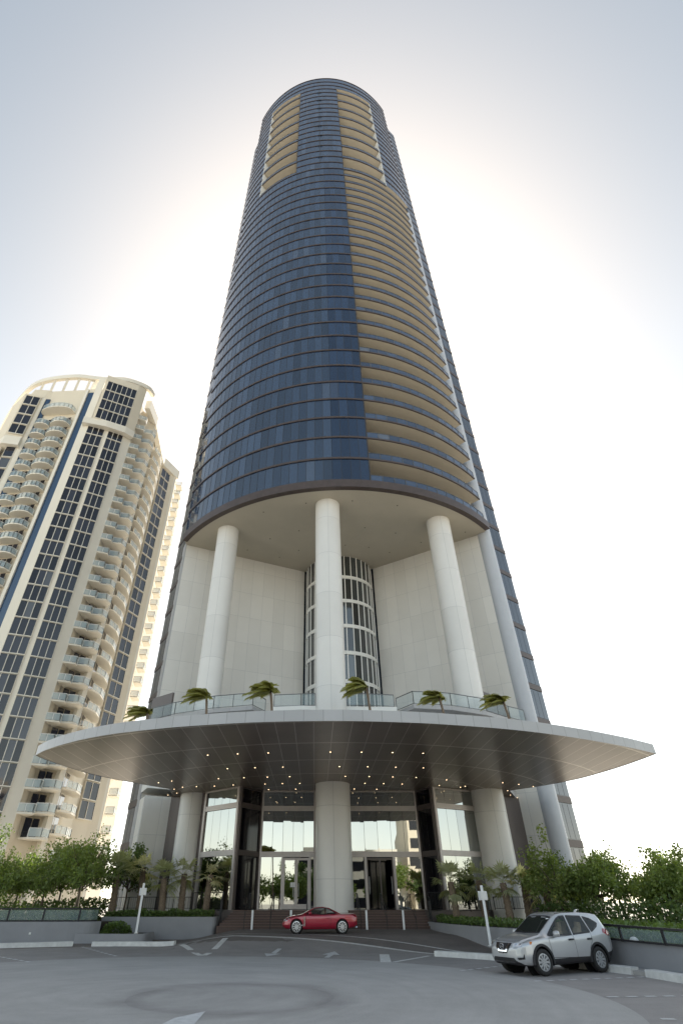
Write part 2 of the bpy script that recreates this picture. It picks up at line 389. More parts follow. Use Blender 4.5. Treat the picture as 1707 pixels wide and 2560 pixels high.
strip((-7.3, 36.6), (-5.3, 31.5), .3); strip((-4.9, 36.6), (-5.2, 31.6), .3); strip((3.3, 32.2), (2.95, 28.3), .45); strip((3.3, 28.4), (5.3, 31.4), .22)
def arrow(x, y, dirx, diry, ln, m=1):
    dv = Vector((dirx, diry)).normalized(); nn = Vector((-dv.y, dv.x)); p = Vector((x, y))
    def q(a, b): v = p + dv * a + nn * b; return (v.x, v.y, zg(v.x, v.y) + .012)
    mk.poly([q(-ln / 2, -.11), q(.05, -.13), q(.05, .13), q(-ln / 2, .11)], m)
    mk.poly([q(.05, -.42), q(ln / 2, 0), q(.05, .42)], m)
arrow(-2.0, 32.6, -.16, -1, 2.9); arrow(.75, 31.9, .16, 1, 2.9)
mk.poly([(-3.2, 14.2, .014), (-2.45, 14.2, .014), (-2.5, 16.25, .014), (-3.02, 15.4, .014)], 1)
tag(mk.build('road_markings', ['marking', 'marking_white'], fix=False), kind='structure')

# ------------------------------------------------------------------ the round tower
O = Vector((3.33, 66.68)); YAW = -4.6; RT = 23.9
def bw(right, front):   # building frame -> world
    a = R(YAW); return (O.x + right * cos(a) + front * sin(a), O.y + right * sin(a) - front * cos(a))
def ap(phi, r): a = R(phi + YAW); return (O.x + r * sin(a), O.y - r * cos(a))
tower = empty('apartment_tower', (O.x, O.y, 0), True)
tag(tower, 'tall cylindrical tower of dark blue glass on white columns above a wide canopy', 'tower')
Z0, FH = 39.04, 3.41
def arc_list(p0, p1, r, step=2.36):
    n = max(1, round(abs(p1 - p0) / step)); return [p0 + (p1 - p0) * k / n for k in range(n + 1)]
def glass_band(name, spans, z0, z1, parent=tower, gm='tower_glass', band=.26, step=2.36, r=RT):
    mb = MB(); fr = MB()
    for a, b in spans:
        A = arc_list(a, b, r, step)
        for u, v in zip(A, A[1:]):
            p, q = ap(u + .03, r), ap(v - .03, r)
            j = [random.uniform(-.006, .006) for _ in range(4)]
            def o(pt, e): d = (Vector(pt) - O).normalized(); return (pt[0] + d.x * e, pt[1] + d.y * e)
            p0, q0, q1, p1 = o(p, j[0]), o(q, j[1]), o(q, j[2]), o(p, j[3])
            mb.poly([(*p0, z0), (*q0, z0), (*q1, z1 - band), (*p1, z1 - band)])
        for u in A:
            p, q = ap(u - .04, r + .02), ap(u + .04, r + .02)
            fr.poly([(*p, z0), (*q, z0), (*q, z1 - band), (*p, z1 - band)], 1)
        B = arc_list(a, b, r, 1.2)
        for u, v in zip(B, B[1:]):
            i0, i1, o0, o1 = ap(u, r - .1), ap(v, r - .1), ap(u, r + .11), ap(v, r + .11)
            fr.poly([(*o0, z1 - band), (*o1, z1 - band), (*o1, z1), (*o0, z1)])
            fr.poly([(*i0, z1 - band), (*i1, z1 - band), (*o1, z1 - band), (*o0, z1 - band)])
            fr.poly([(*i0, z1), (*i1, z1), (*o1, z1), (*o0, z1)])
    w = mb.build(name, gm, parent, fix=False)
    fr.build('spandrel', ['brown_metal', 'dark_line'], w, fix=False)
    return w
def sector(mb, p0, p1, r0, r1, z0, z1, m_side=0, m_bot=1, m_top=0, step=1.5, edge=0):
    A = arc_list(p0, p1, r1, step)
    for u, v in zip(A, A[1:]):
        i0, i1, o0, o1 = ap(u, r0), ap(v, r0), ap(u, r1), ap(v, r1)
        mb.poly([(*o0, z0), (*o1, z0), (*o1, z1), (*o0, z1)], m_side)
        if edge:
            e0, e1 = ap(u, r1 - edge), ap(v, r1 - edge); mb.poly([(*i0, z0), (*i1, z0), (*e1, z0), (*e0, z0)], m_bot); mb.poly([(*e0, z0), (*e1, z0), (*o1, z0), (*o0, z0)], m_side)
        else: mb.poly([(*i0, z0), (*i1, z0), (*o1, z0), (*o0, z0)], m_bot)
        mb.poly([(*i0, z1), (*i1, z1), (*o1, z1), (*o0, z1)], m_top)
    for u in (p0, p1):
        a, b = ap(u, r0), ap(u, r1); mb.poly([(*a, z0), (*b, z0), (*b, z1), (*a, z1)], m_side)
PL, PR = -50.8, 52.3
BL, BR = 11.35, 51.2
LL, LR = (-36.3, -13.3), (11.35, 35.8)
for i in range(46):
    z0 = Z0 + FH * i; z1 = z0 + FH
    if i < 26: sp = [(PL, 1.3), (1.3, BL)]
    elif i < 43: sp = [(PL, LL[0]), (LL[1], LR[0]), (LR[1], PR)]
    else: sp = [(PL, PR)]
    for s_ in sp: glass_band('end_window' if s_[0] > 30 else 'strip_window' if s_[0] == 1.3 else 'window_band', [s_], z0, z1, gm='deep_tower_glass' if s_[0] == 1.3 else 'tower_glass')  # one upright strip of panes is set darker than the rest
def railing_sector(p0, p1, r, z0, h, parent):
    mb = MB(); A = arc_list(p0, p1, r, 3.3)
    for u, v in zip(A, A[1:]):
        p, q = ap(u + .1, r), ap(v - .1, r); mb.poly([(*p, z0), (*q, z0), (*q, z0 + h), (*p, z0 + h)], 0)
        p, q = ap(u, r), ap(v, r); mb.bar((*p, z0 + h + .02), (*q, z0 + h + .02), .07, .05, 1)
    for u in A: p = ap(u, r + .01); mb.bar((*p, z0), (*p, z0 + h), .06, .06, 1)
    return mb.build('railing', ['balcony_glass', 'rail_metal'], parent, fix=False)
for i in range(26):
    z = Z0 + FH * i
    mb = MB(); sector(mb, BL, BR, 21.2, RT + .05, z - .22, z, 0, 1, 1, edge=.14)
    b = mb.build('balcony', ['brown_metal', 'cream'], tower)
    railing_sector(BL + .2, BR - .2, RT - .06, z + .02, .90, b)
for lo, nm in ((LL, 0), (LR, 1)):
    for i in range(9):
        z = Z0 + FH * 26 + 2 * FH * i
        mb = MB(); sector(mb, lo[0], lo[1], 20.6, RT + .03 if i < 9 else RT, z - .25, z, 0, 1, 1, edge=.2)
        b = mb.build('loggia_balcony', ['brown_metal', 'cream'], tower)
        railing_sector(lo[0] + .2, lo[1] - .2, RT - .06, z + .02, 1.05, b)
mb = MB()    # back walls of balconies and loggias
for (a, b), r, z0, z1 in (((BL, BR), 21.2, Z0, Z0 + FH * 26), (LL, 20.6, Z0 + FH * 26, Z0 + FH * 43), (LR, 20.6, Z0 + FH * 26, Z0 + FH * 43)):
    A = arc_list(a, b, r, 2.4)
    for u, v in zip(A, A[1:]):
        for k in range(int(round((z1 - z0) / FH))):
            p, q = ap(u + .1, r), ap(v - .1, r); zz = z0 + FH * k
            mb.poly([(*p, zz), (*q, zz), (*q, zz + FH), (*p, zz + FH)], 0)
    mb_a = MB()
mb.build('recessed_glazing', 'tower_glass', tower, fix=False)
mb = MB()
for u, r0, z0, z1 in ((BL, 21.2, Z0, Z0 + FH * 26), (BR - .8, 21.2, Z0, Z0 + FH * 26), (LL[0], 20.6, Z0 + FH * 26, Z0 + FH * 43), (LL[1], 20.6, Z0 + FH * 26, Z0 + FH * 43), (LR[0], 20.6, Z0 + FH * 26, Z0 + FH * 43), (LR[1], 20.6, Z0 + FH * 26, Z0 + FH * 43)):
    ro = 22.7 if u == BR - .8 else RT + .03
    pg = [ap(u - .15, r0), ap(u - .15, ro), ap(u + .15, ro), ap(u + .15, r0)]
    mb.prism(pg, z0, z1, 1 if u in (BL, LL[1], LR[0]) else 0)
mb.build('party_wall', ['white_metal', 'dark_line'], tower)
mb = MB(); sector(mb, LR[1], BR + 1, 20.6, RT + .05, Z0 + FH * 26 - .22, Z0 + FH * 26 + .03, 0, 1, 1); mb.build('balcony_roof', ['brown_metal', 'cream'], tower)
mb = MB()    # slab over the top loggias, roof, soffit fascia
for lo in (LL, LR): sector(mb, lo[0], lo[1], 20.6, RT + .12, Z0 + FH * 43 - .35, Z0 + FH * 43, 0, 1, 0)
ring = [ap(a, RT - .2) for a in arc_list(PL, PR, RT, 3)]
mb.prism(ring, Z0 + FH * 46 - 1.2, Z0 + FH * 46 - .9, 0)
mb.build('roof_slab', ['brown_metal', 'cream'], tower)
mb = MB(); sector(mb, PL - .3, PR + .3, RT - .5, RT + .14, 38.0, Z0, 0, 0, 0, 1.2)
mb.build('edge_beam', 'brown_metal', tower)
CW = [(18.36, 13.62), (5.05, 6.26)]; CWL = [(-18.46, 14.06), (-4.25, 6.23)]
rimpts = [ap(a, RT - .1) for a in arc_list(PL - .2, PR + .2, RT, 2)]
mb = MB(); mb.prism(rimpts + [bw(*CW[0]), bw(*CW[1]), bw(.4, 5.0), bw(*CWL[1]), bw(*CWL[0])], 38.02, 38.3, 0)
spots = MB()
for rr in (8.5, 12.5, 16.5, 21.5):
    for k in range(-3, 4):
        p = ap(k * 14 + (7 if rr in (12.5, 21.5) else 0), rr)
        if rr < 12 and abs(k) > 1: continue
        spots.cyl(p, .07, 37.99, 38.03, 10)
sf = mb.build('soffit', 'soffit', tower); spots.build('downlight', 'dark_line', sf)
# columns
COLS = [(-10.52, 51.15), (1.43, 46.1), (14.62, 49.3)]
for (cx, cy), rad in zip(COLS, (1.26, 1.36, 1.34)):
    mb = MB(); mb.cyl((0, 0), rad, 0, 38.02, 64, caps=False)
    c = mb.build('column', 'column_panel', None, smooth='all', loc=(cx, cy, 0)); c.parent = tower; c.matrix_parent_inverse = Matrix.Translation(-BASE['apartment_tower'])
def wall_panel(name, a, b, z0, z1, th, m, parent=tower):
    """upright wall with its own local frame (x along it, z up)"""
    a = Vector(a); b = Vector(b); ln = (b - a).length
    mb = MB(); mb.box(0, ln, 0, th, 0, z1 - z0)
    o = mb.build(name, m, None)
    o.location = (a.x, a.y, z0); o.rotation_euler = (0, 0, atan2(b.y - a.y, b.x - a.x))
    if parent: o.parent = parent; o.matrix_parent_inverse = Matrix.Translation(-BASE[parent.name])
    return o
wall_panel('white_wall', bw(*CWL[0]), bw(*CWL[1]), 0, 38.05, .5, 'white_panel')
wall_panel('white_wall', bw(*CW[1]), bw(*CW[0]), 0, 38.05, .5, 'white_panel')
# glazed stair drum between the walls
gc = bw(.4, 5.5); gr = 4.35
for k in range(8):
    zt = 38.0 - 3.33 * k; zb = max(zt - 3.33, 12)
    mb = MB(); fr = MB()
    A = [(-88 + 176 * j / 16) for j in range(17)]
    def gp(a, r): t = R(a + YAW); return (gc[0] + r * sin(t), gc[1] - r * cos(t))
    for u, v in zip(A, A[1:]):
        p, q = gp(u, gr), gp(v, gr); mb.poly([(*p, zb), (*q, zb), (*q, zt), (*p, zt)])
        for z, h in ((zb, .42),):
            p, q, p2, q2 = gp(u, gr + .12), gp(v, gr + .12), gp(u, gr), gp(v, gr)
            fr.poly([(*p, z), (*q, z), (*q, z + h), (*p, z + h)]); fr.poly([(*p2, z), (*q2, z), (*q, z), (*p, z)]); fr.poly([(*p2, z + h), (*q2, z + h), (*q, z + h), (*p, z + h)])
    for u in A:
        p = gp(u, gr + .05); fr.bar((*p, zb), (*p, zt), .11, .10)
    w = mb.build('drum_window', 'drum_glass', tower, fix=False); fr.build('window_frame', 'white_metal', w)
# side wings: rounded white pier, glass strip with floor bands
WR = [(20.75, 51.3), (21.65, 52.4), (23.7, 54.0), (25.2, 57.6), (26.5, 66), (20, 92), (3, 96), (-13, 92), (-19.5, 76), (-19.6, 64), (-18.3, 57.7), (-16.35, 54.6), (-16.1, 54.3)]
mb = MB(); mb.prism(WR[1:12] + [(-16.2, 54.35), bw(-18.2, 13.45), bw(-4.1, 5.6), bw(4.9, 5.6), bw(18.2, 13.0), (20.6, 52.0)], 0, 186); mb.build('wing', 'wing_glass', tower)
def strip_bands(a, b, name):
    a = Vector(a); b = Vector(b); dd = (b - a).normalized(); nn = Vector((dd.y, -dd.x))
    if nn.dot(a - O) < 0: nn = -nn
    for i in range(54):
        z = 3.0 + FH * i; zt = z + FH
        if zt > 186.2: break
        gl = MB(); fr = MB()
        for k in range(3):
            p = a.lerp(b, k / 3 + .01) + nn * .02; q = a.lerp(b, (k + 1) / 3 - .01) + nn * .02
            gl.poly([(p.x, p.y, z), (q.x, q.y, z), (q.x, q.y, zt - .7), (p.x, p.y, zt - .7)])
        c1, c2 = a - nn * .1, b - nn * .1; d1, d2 = a + nn * .07, b + nn * .07
        fr.prism([c1, c2, d2, d1], zt - .62, zt - .06)
        w = gl.build('side_window', 'wing_glass', tower, fix=False); fr.build('floor_band', 'brown_metal', w)
strip_bands(WR[1], WR[2], 'r'); strip_bands(WR[10], WR[11], 'l')
mb = MB(); mb.cyl((0, 0), .88, 0, 127.4, 40); o = mb.build('round_pier', 'pier_metal', None, smooth=True, loc=(20.85, 52.25, 0)); o.parent = tower; o.matrix_parent_inverse = Matrix.Translation(-BASE['apartment_tower'])
mb = MB(); mb.prism([(-16.1, 54.25), (-16.3, 54.15), (-17.0, 55.6), (-16.6, 55.8)], 0, 38.5); mb.build('side_pier', 'grey_panel', tower)
mb = MB()      # window-cleaning rail with clamps up the crown
p = ap(-.5, RT + .14); mb.bar((*p, Z0 + FH * 26), (*p, Z0 + FH * 43), .07, .07)
for k in range(8):
    for da in (-.55, -.25, .25, .55): q = ap(-.5 + da * 1.6, RT + .16); mb.bar((*q, Z0 + FH * (27 + 2 * k) + 2.9), (*q, Z0 + FH * (27 + 2 * k) + 3.2), .12, .12)
mb.build('cleaning_rail', 'dark_line', tower)

# ------------------------------------------------------------------ entrance canopy
ZC = 9.55
front = [(-18.0, 35.78), (-16.89, 34.5), (-15.59, 33.3), (-14.44, 32.4), (-13.44, 31.68), (-11.63, 30.65), (-10.03, 29.96), (-8.49, 29.4), (-7.0, 28.95), (-4.39, 28.36), (-2.09, 28.04), (.92, 27.88), (3.0, 27.99), (5.77, 28.33), (8.34, 28.9), (10.42, 29.48), (12.69, 30.3), (15.65, 31.68), (18.0, 32.95), (19.91, 34.1), (21.78, 35.36)]
backR = [(21.78, 35.36), (21.6, 37.55), (21.25, 39.92), (20.5, 43.0), (19.66, 44.87), (18.46, 46.7), (16.56, 49.0)]
backL = [(-12.1, 48.2), (-14.2, 45.6), (-15.79, 43.3), (-16.86, 41.07), (-17.6, 38.36), (-17.92, 36.88), (-18.0, 35.78)]
outline = spline(front, 4)[:-1] + spline(backR, 4) + [Vector((18.9, 54.2)), Vector((3, 56)), Vector((-13.0, 53.4))] + spline(backL, 4)[:-1]
canopy_outline = [(p[0], p[1]) for p in outline]
mb = MB(); mb.poly([(*p, ZC) for p in reversed(canopy_outline)], 0)
cano = mb.build('canopy', 'soffit_metal', tower, fix=False)
cc = (1.5, 57.5)
mb = MB(); nco = len(canopy_outline)
vs = [(p[0] - cc[0], p[1] - cc[1], z) for z in (ZC - .02, ZC + .55) for p in canopy_outline]
mb.add(vs, [(i, (i + 1) % nco, nco + (i + 1) % nco, nco + i) for i in range(nco)])
mb.poly([(p[0] - cc[0], p[1] - cc[1], ZC + .55) for p in canopy_outline])
o = mb.build('fascia', 'fascia', None, loc=(cc[0], cc[1], 0)); o.parent = cano
LIGHTS = []
for Y, xs in ((34.95, [-6.9 + 1.97 * k for k in range(8) if k != 3]), (39.3, [-6.2 + 1.98 * k for k in range(8) if k != 3]), (42.8, [-7.4, -5.4, -3.6, -1.9, 2.3, 4.1, 5.9, 7.7]), (45.6, [-9.7, -6.6, -4.0, -2.6, -1.2, 4.0, 5.5, 7.0, 12.3]), (48.2, [-3.9, -1.6, 3.3, 5.2])):
    LIGHTS += [(x, Y + .012 * (x - 1.5) ** 2) for x in xs]
LIGHTS += [(-11.2, 44.7), (-12.4, 45.4), (-10.9, 47.4), (-11.8, 48.3), (-12.0, 50.3), (-13.0, 51.3), (-8.2, 46.9), (10.2, 44.2), (14.9, 45.4), (16.4, 46.1), (17.9, 47.1), (10.1, 46.6), (12.0, 47.4), (16.4, 49.1), (17.3, 51.3), (18.4, 52.8)]
dl = None
for x, y in LIGHTS:
    if dl is None:
        mb = MB(); mb.cyl((0, 0), .043, -.012, .004, 12, 0); mb2 = mb
        for k in range(14):
            a0, a1 = 2 * pi * k / 14, 2 * pi * (k + 1) / 14
            mb.poly([(.085 * cos(a0), .085 * sin(a0), -.006), (.085 * cos(a1), .085 * sin(a1), -.006), (.12 * cos(a1), .12 * sin(a1), -.006), (.12 * cos(a0), .12 * sin(a0), -.006)], 1)
        dl = mb.build('downlight', ['lamp', 'dark_line'], None); o = dl
    else:
        o = dl.copy(); COL.objects.link(o)
    o.location = (x, y, ZC); o.parent = cano

# ------------------------------------------------------------------ terrace above the canopy
ZT = 15.72
tp = [(-18.2, 57.0), (-15.6, 50.6), (-12.9, 48.7), (-9.05, 46.9), (-5.45, 46.0), (-4.3, 48.3), (-2.9, 48.2), (.2, 47.2), (2.7, 47.2), (5.6, 48.2), (7.2, 48.2), (8.6, 45.6), (12.0, 46.1), (15.5, 47.7), (18.3, 49.9), (20.5, 53)]
mb = MB(); mb.prism(tp + [(20, 58), (3, 62), (-15, 60)], ZT - .35, ZT - .02, 0, 1, 0); mb.build('terrace', ['grey_panel', 'concrete'], tower)
def glass_rail(name, pts, z, h, parent, sp=1.9, gm='rail_glass', post=.05, thick=.06):
    mb = MB(); gl = MB()
    for p, q in zip(pts, pts[1:]):
        p = Vector(p); q = Vector(q); n = max(1, round((q - p).length / sp))
        for k in range(n):
            a = p.lerp(q, k / n); b = p.lerp(q, (k + 1) / n)
            za = z(a) if callable(z) else z; zb = z(b) if callable(z) else z
            gl.poly([(a.x, a.y, za + .06), (b.x, b.y, zb + .06), (b.x, b.y, zb + h - .04), (a.x, a.y, za + h - .04)])
            mb.bar((a.x, a.y, za), (a.x, a.y, za + h), post, post); mb.bar((a.x, a.y, za + h), (b.x, b.y, zb + h), thick, thick * .9); mb.bar((a.x, a.y, za + .05), (b.x, b.y, zb + .05), .04, .04)
        mb.bar((q.x, q.y, zb), (q.x, q.y, zb + h), post, post)
    o = mb.build(name, 'rail_metal', parent); gl.build('glass_panel', gm, o, fix=False); return o
glass_rail('railing', tp[1:5] + [(-4.5, 47.9)], ZT, 1.1, tower)
glass_rail('railing', [(-3.6, 46.3), (-1.2, 46.0), (.02, 45.9)], ZT - .05, 1.05, tower)
glass_rail('railing', [(2.88, 45.9), (4.8, 46.0), (7.0, 46.3)], ZT - .05, 1.05, tower)
glass_rail('railing', [(7.4, 47.6)] + tp[11:15] + [(20.2, 51.2)], ZT, 1.1, tower)
mb = MB(); mb.prism([(-3.8, 46.2), (-1.2, 45.85), (7.2, 46.2), (7.2, 48.6), (-3.8, 48.6)], ZT - .4, ZT - .06); mb.build('terrace_edge', 'white_metal', tower)
for a, b in (((-16.0, 51.5), (-13.6, 49.6)), ((15.7, 49.0), (18.6, 51.6))):
    wall_panel('service_screen', a, b, ZT, ZT + 2.3, .2, 'dark_bronze')

# ------------------------------------------------------------------ ground floor: lobby front
ZF = 1.55
Lo, Li, L0, L1, LC, LRc = (-15.0, 51.4), (-12.95, 52.45), (-11.9, 51.9), (-9.3, 49.9), (-6.03, 47.0), (-4.49, 49.24)
RRc, RC, R1, R2, R3, R4, R5 = (8.58, 49.26), (9.57, 47.35), (13.5, 49.4), (16.3, 51.1), (18.6, 53.0), (20.46, 52.5), (21.1, 52.2)
def storefront(a, b, doors=(), mullions=4, glass='lobby_glass', frame='bronze', low=None, fw=.22):
    """one bay: transoms at 4.9 and 8.1 m, glass panes behind thin joints, frame proud of the glass"""
    a = Vector(a); b = Vector(b); ln = (b - a).length; dd = (b - a) / ln; nn = Vector((dd.y, -dd.x))
    if nn.y > 0: nn = -nn
    def P(u, e, z): v = a + dd * u + nn * e; return (v.x, v.y, z)
    bay = MB()
    for z0, z1 in ((4.86, 5.22), (8.05, 8.42), (ZC - .12, ZC)):
        bay.add([P(fw, 0, z0), P(ln - fw, 0, z0), P(ln - fw, .14, z0), P(fw, .14, z0), P(fw, 0, z1), P(ln - fw, 0, z1), P(ln - fw, .14, z1), P(fw, .14, z1)],
                [(3, 2, 1, 0), (4, 5, 6, 7), (0, 1, 5, 4), (1, 2, 6, 5), (2, 3, 7, 6), (3, 0, 4, 7)])
    for u in (0, ln - fw):
        bay.add([P(u, 0, ZF), P(u + fw, 0, ZF), P(u + fw, .16, ZF), P(u, .16, ZF), P(u, 0, ZC), P(u + fw, 0, ZC), P(u + fw, .16, ZC), P(u, .16, ZC)],
                [(3, 2, 1, 0), (4, 5, 6, 7), (0, 1, 5, 4), (1, 2, 6, 5), (2, 3, 7, 6), (3, 0, 4, 7)])
    fr = bay.build('storefront_frame', frame, tower)
    gl_rows = ((ZF + .02, 4.86, low or mullions), (5.22, 8.05, mullions), (8.42, ZC - .12, mullions))
    for z0, z1, n in gl_rows:
        pn = MB(); ed = [fw + (ln - 2 * fw) * k / n for k in range(n + 1)] if isinstance(n, int) else [fw] + [fw + (ln - 2 * fw) * t for t in n] + [ln - fw]
        for u, v in zip(ed, ed[1:]):
            if z0 < 2 and any(d0 - .02 < (u + v) / 2 < d1 + .02 for d0, d1 in doors):
                if pn.v: pn.build('storefront_window', [glass, 'dark_line'], fr, fix=False); pn = MB()
                continue
            e = [random.uniform(-.004, .004) for _ in range(4)]
            pn.poly([P(u + .012, .03 + e[0], z0), P(v - .012, .03 + e[1], z0), P(v - .012, .03 + e[2], z1), P(u + .012, .03 + e[3], z1)], 0)
            pn.poly([P(v - .012, .028, z0), P(v + .012, .028, z0), P(v + .012, .028, z1), P(v - .012, .028, z1)], 1)
        if pn.v: pn.build('storefront_window', [glass, 'dark_line'], fr, fix=False)
    return P, ln, fr
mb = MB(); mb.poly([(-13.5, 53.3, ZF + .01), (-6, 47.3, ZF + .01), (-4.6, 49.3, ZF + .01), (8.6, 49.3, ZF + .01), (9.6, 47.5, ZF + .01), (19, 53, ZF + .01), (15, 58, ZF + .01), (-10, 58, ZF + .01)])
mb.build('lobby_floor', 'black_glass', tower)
# left centre bay with a double door
cl, cr = (1.43 - 1.3, 49.24), (1.43 + 1.3, 49.26)
def door_leaf(P, u0, u1, z0, z1, hinge, parent, glass='lobby_glass', frame='bronze', sign=False):
    fr = MB(); w = .11
    for a, b, c, d_ in ((u0, u0 + w, z0, z1), (u1 - w, u1, z0, z1), (u0 + w, u1 - w, z1 - .16, z1), (u0 + w, u1 - w, z0, z0 + .3)):
        fr.add([P(a, .06, c), P(b, .06, c), P(b, .14, c), P(a, .14, c), P(a, .06, d_), P(b, .06, d_), P(b, .14, d_), P(a, .14, d_)],
               [(3, 2, 1, 0), (4, 5, 6, 7), (0, 1, 5, 4), (1, 2, 6, 5), (2, 3, 7, 6), (3, 0, 4, 7)])
    o = fr.build('door', frame, tower)
    g_ = MB(); g_.poly([P(u0 + w, .1, z0 + .3), P(u1 - w, .1, z0 + .3), P(u1 - w, .105, z1 - .16), P(u0 + w, .104, z1 - .16)]); g_.build('door_glass', glass, o, fix=False)
    h = MB(); uh = u1 - .2 if hinge == 0 else u0 + .2
    h.tube([P(uh, .14, z0 + .75), P(uh, .2, z0 + .8), P(uh, .2, z0 + 1.55), P(uh, .14, z0 + 1.6)], .022, 6); h.build('handle', 'white_metal', o)
    if sign:
        s_ = MB(); s_.add([P(u1 - .42, .12, z0 + 1.35), P(u1 - .04, .12, z0 + 1.35), P(u1 - .04, .15, z0 + 1.35), P(u1 - .42, .15, z0 + 1.35), P(u1 - .42, .12, z0 + 1.65), P(u1 - .04, .12, z0 + 1.65), P(u1 - .04, .15, z0 + 1.65), P(u1 - .42, .15, z0 + 1.65)],
                          [(3, 2, 1, 0), (4, 5, 6, 7), (0, 1, 5, 4), (1, 2, 6, 5), (2, 3, 7, 6), (3, 0, 4, 7)])
        s_.build('door_notice', 'white_paint', o)
    return o
P, ln, fr = storefront(LRc, cl, doors=((1.95, 4.1),), mullions=5, low=[.2, .41, .91])
for u in (1.93, 4.1):
    b = MB(); b.add([P(u - .08, .03, ZF), P(u + .08, .03, ZF), P(u + .08, .15, ZF), P(u - .08, .15, ZF), P(u - .08, .03, 4.86), P(u + .08, .03, 4.86), P(u + .08, .15, 4.86), P(u - .08, .15, 4.86)],
                    [(3, 2, 1, 0), (4, 5, 6, 7), (0, 1, 5, 4), (1, 2, 6, 5), (2, 3, 7, 6), (3, 0, 4, 7)]); b.build('door_jamb', 'bronze', fr)
door_leaf(P, 2.02, 3.01, ZF + .02, 4.8, 0, tower, sign=True); door_leaf(P, 3.03, 4.02, ZF + .02, 4.8, 1, tower)
P, ln, fr = storefront(cr, RRc, doors=((1.35, 3.5),), mullions=5, low=[.17, .62])
for u in (1.28, 3.55):
    b = MB(); b.add([P(u - .1, .03, ZF), P(u + .1, .03, ZF), P(u + .1, .15, ZF), P(u - .1, .15, ZF), P(u - .1, .03, 4.86), P(u + .1, .03, 4.86), P(u + .1, .15, 4.86), P(u - .1, .15, 4.86)],
                    [(3, 2, 1, 0), (4, 5, 6, 7), (0, 1, 5, 4), (1, 2, 6, 5), (2, 3, 7, 6), (3, 0, 4, 7)]); b.build('door_jamb', 'bronze', fr)
# the right-hand doors stand open inwards on a dark vestibule
b = MB()
for u in (1.42, 2.42, 3.41):
    b.bar(P(u, .02, ZF), P(u, .02, 4.8), .09, .05)
b.bar(P(1.4, .02, 4.74), P(3.43, .02, 4.74), .06, .12); b.build('door_frame', 'dark_bronze', fr)
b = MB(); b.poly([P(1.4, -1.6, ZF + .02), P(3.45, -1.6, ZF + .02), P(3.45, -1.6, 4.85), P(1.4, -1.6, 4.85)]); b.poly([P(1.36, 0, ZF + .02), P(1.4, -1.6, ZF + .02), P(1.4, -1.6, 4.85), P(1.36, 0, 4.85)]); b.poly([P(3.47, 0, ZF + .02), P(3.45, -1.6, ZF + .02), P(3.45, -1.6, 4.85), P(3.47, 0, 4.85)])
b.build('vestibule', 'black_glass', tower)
for u0, u1, e0, e1 in ((1.46, 1.8, -.05, -1.0), (3.38, 3.05, -.05, -1.0)):
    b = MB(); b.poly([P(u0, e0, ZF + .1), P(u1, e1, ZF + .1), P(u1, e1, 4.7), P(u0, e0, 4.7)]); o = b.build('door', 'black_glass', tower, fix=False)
    h = MB(); h.tube([P(u0 + (u1 - u0) * .25, e0 - .22, 2.5), P(u0 + (u1 - u0) * .25, e0 - .14, 2.6), P(u0 + (u1 - u0) * .25, e0 - .14, 3.5), P(u0 + (u1 - u0) * .25, e0 - .22, 3.6)], .03, 6); h.build('handle', 'white_metal', o)
storefront(L1, LC, mullions=4, low=3); storefront(RC, R1, mullions=4, low=3)
def dark_return(a, b):
    storefront(a, b, mullions=2, glass='black_glass', frame='dark_bronze', fw=.16)
dark_return(LC, LRc); dark_return(RRc, RC)
for a, b in ((Li, L0), (R2, R3), (L0, L1), (R1, R2)): wall_panel('bronze_panel', a, b, 0, ZC, .25, 'dark_bronze')
wall_panel('white_wall', Lo, Li, 0, ZC, .4, 'white_panel'); wall_panel('white_wall', (-16.25, 54.1), Lo, 0, ZC, .4, 'white_panel'); wall_panel('white_wall', R3, R5, 0, ZC, .4, 'white_panel')
mb = MB(); mb.prism([(-16.3, 54.2), (-15.0, 51.45), (-12.9, 52.4), (-4.4, 49.4), (8.6, 49.4), (18.7, 53.0), (21, 52.4), (22, 56), (10, 62), (-10, 62)], ZC + .6, ZT - .4); mb.build('podium', 'white_metal', tower)
# plinth under the lobby
mb = MB(); mb.prism([(-9.6, 50.2), (-7.0, 45.9), (9.9, 45.4), (13.8, 49.2), (9, 52), (-6, 52)], 0, ZF - .0)
mb.build('plinth', 'dark_bronze', tower)

# ------------------------------------------------------------------ entrance stairs
st = tag(empty('entrance_stairs', (1.4, 44.2, .6), True), 'wide dark stone steps on both sides of the middle column', 'stairs')
NS = 7; rise = (ZF - .62) / NS
for k in range(NS):
    y0 = 42.9 + .36 * k; z0 = .3 if k == 0 else .62 + rise * k - .02
    y1 = 46.2
    mb = MB(); zt = .62 + rise * (k + 1)
    mb.box(-6.4 + .12 * k, 7.6, y0, y1 - .001 * k, z0 - (.15 if k == 0 else 0), zt - .03, 0); mb.box(-6.4 + .12 * k, 7.6, y0 - .03, y0 + .1, zt - .029, zt, 1); mb.box(-6.4 + .12 * k, 7.6, y0 + .1, y1 - .001 * k, zt - .029, zt - .002, 0)
    mb.build('step', ['step', 'step_edge'], st)
def handrail(x, ya=42.7, yb=45.6):
    mb = MB(); zb = .62 + .0
    mb.tube([(x, ya, .55), (x, ya + .02, 1.5), (x + .0, yb - .3, ZF + .95), (x, yb + .4, ZF + .95)], .022, 6); mb.tube([(x, yb - .3, ZF - .1), (x, yb - .3, ZF + .95)], .022, 6); mb.tube([(x, yb + .4, ZF - .1), (x, yb + .4, ZF + .95)], .022, 6)
    mb.tube([(x, ya + .02, 1.1), (x, yb - .3, ZF + .5)], .015, 6)
    mb.build('handrail', 'black_metal', st)
for x in (-4.6, -2.9, -.55, 3.0, 4.7, 6.6): handrail(x)

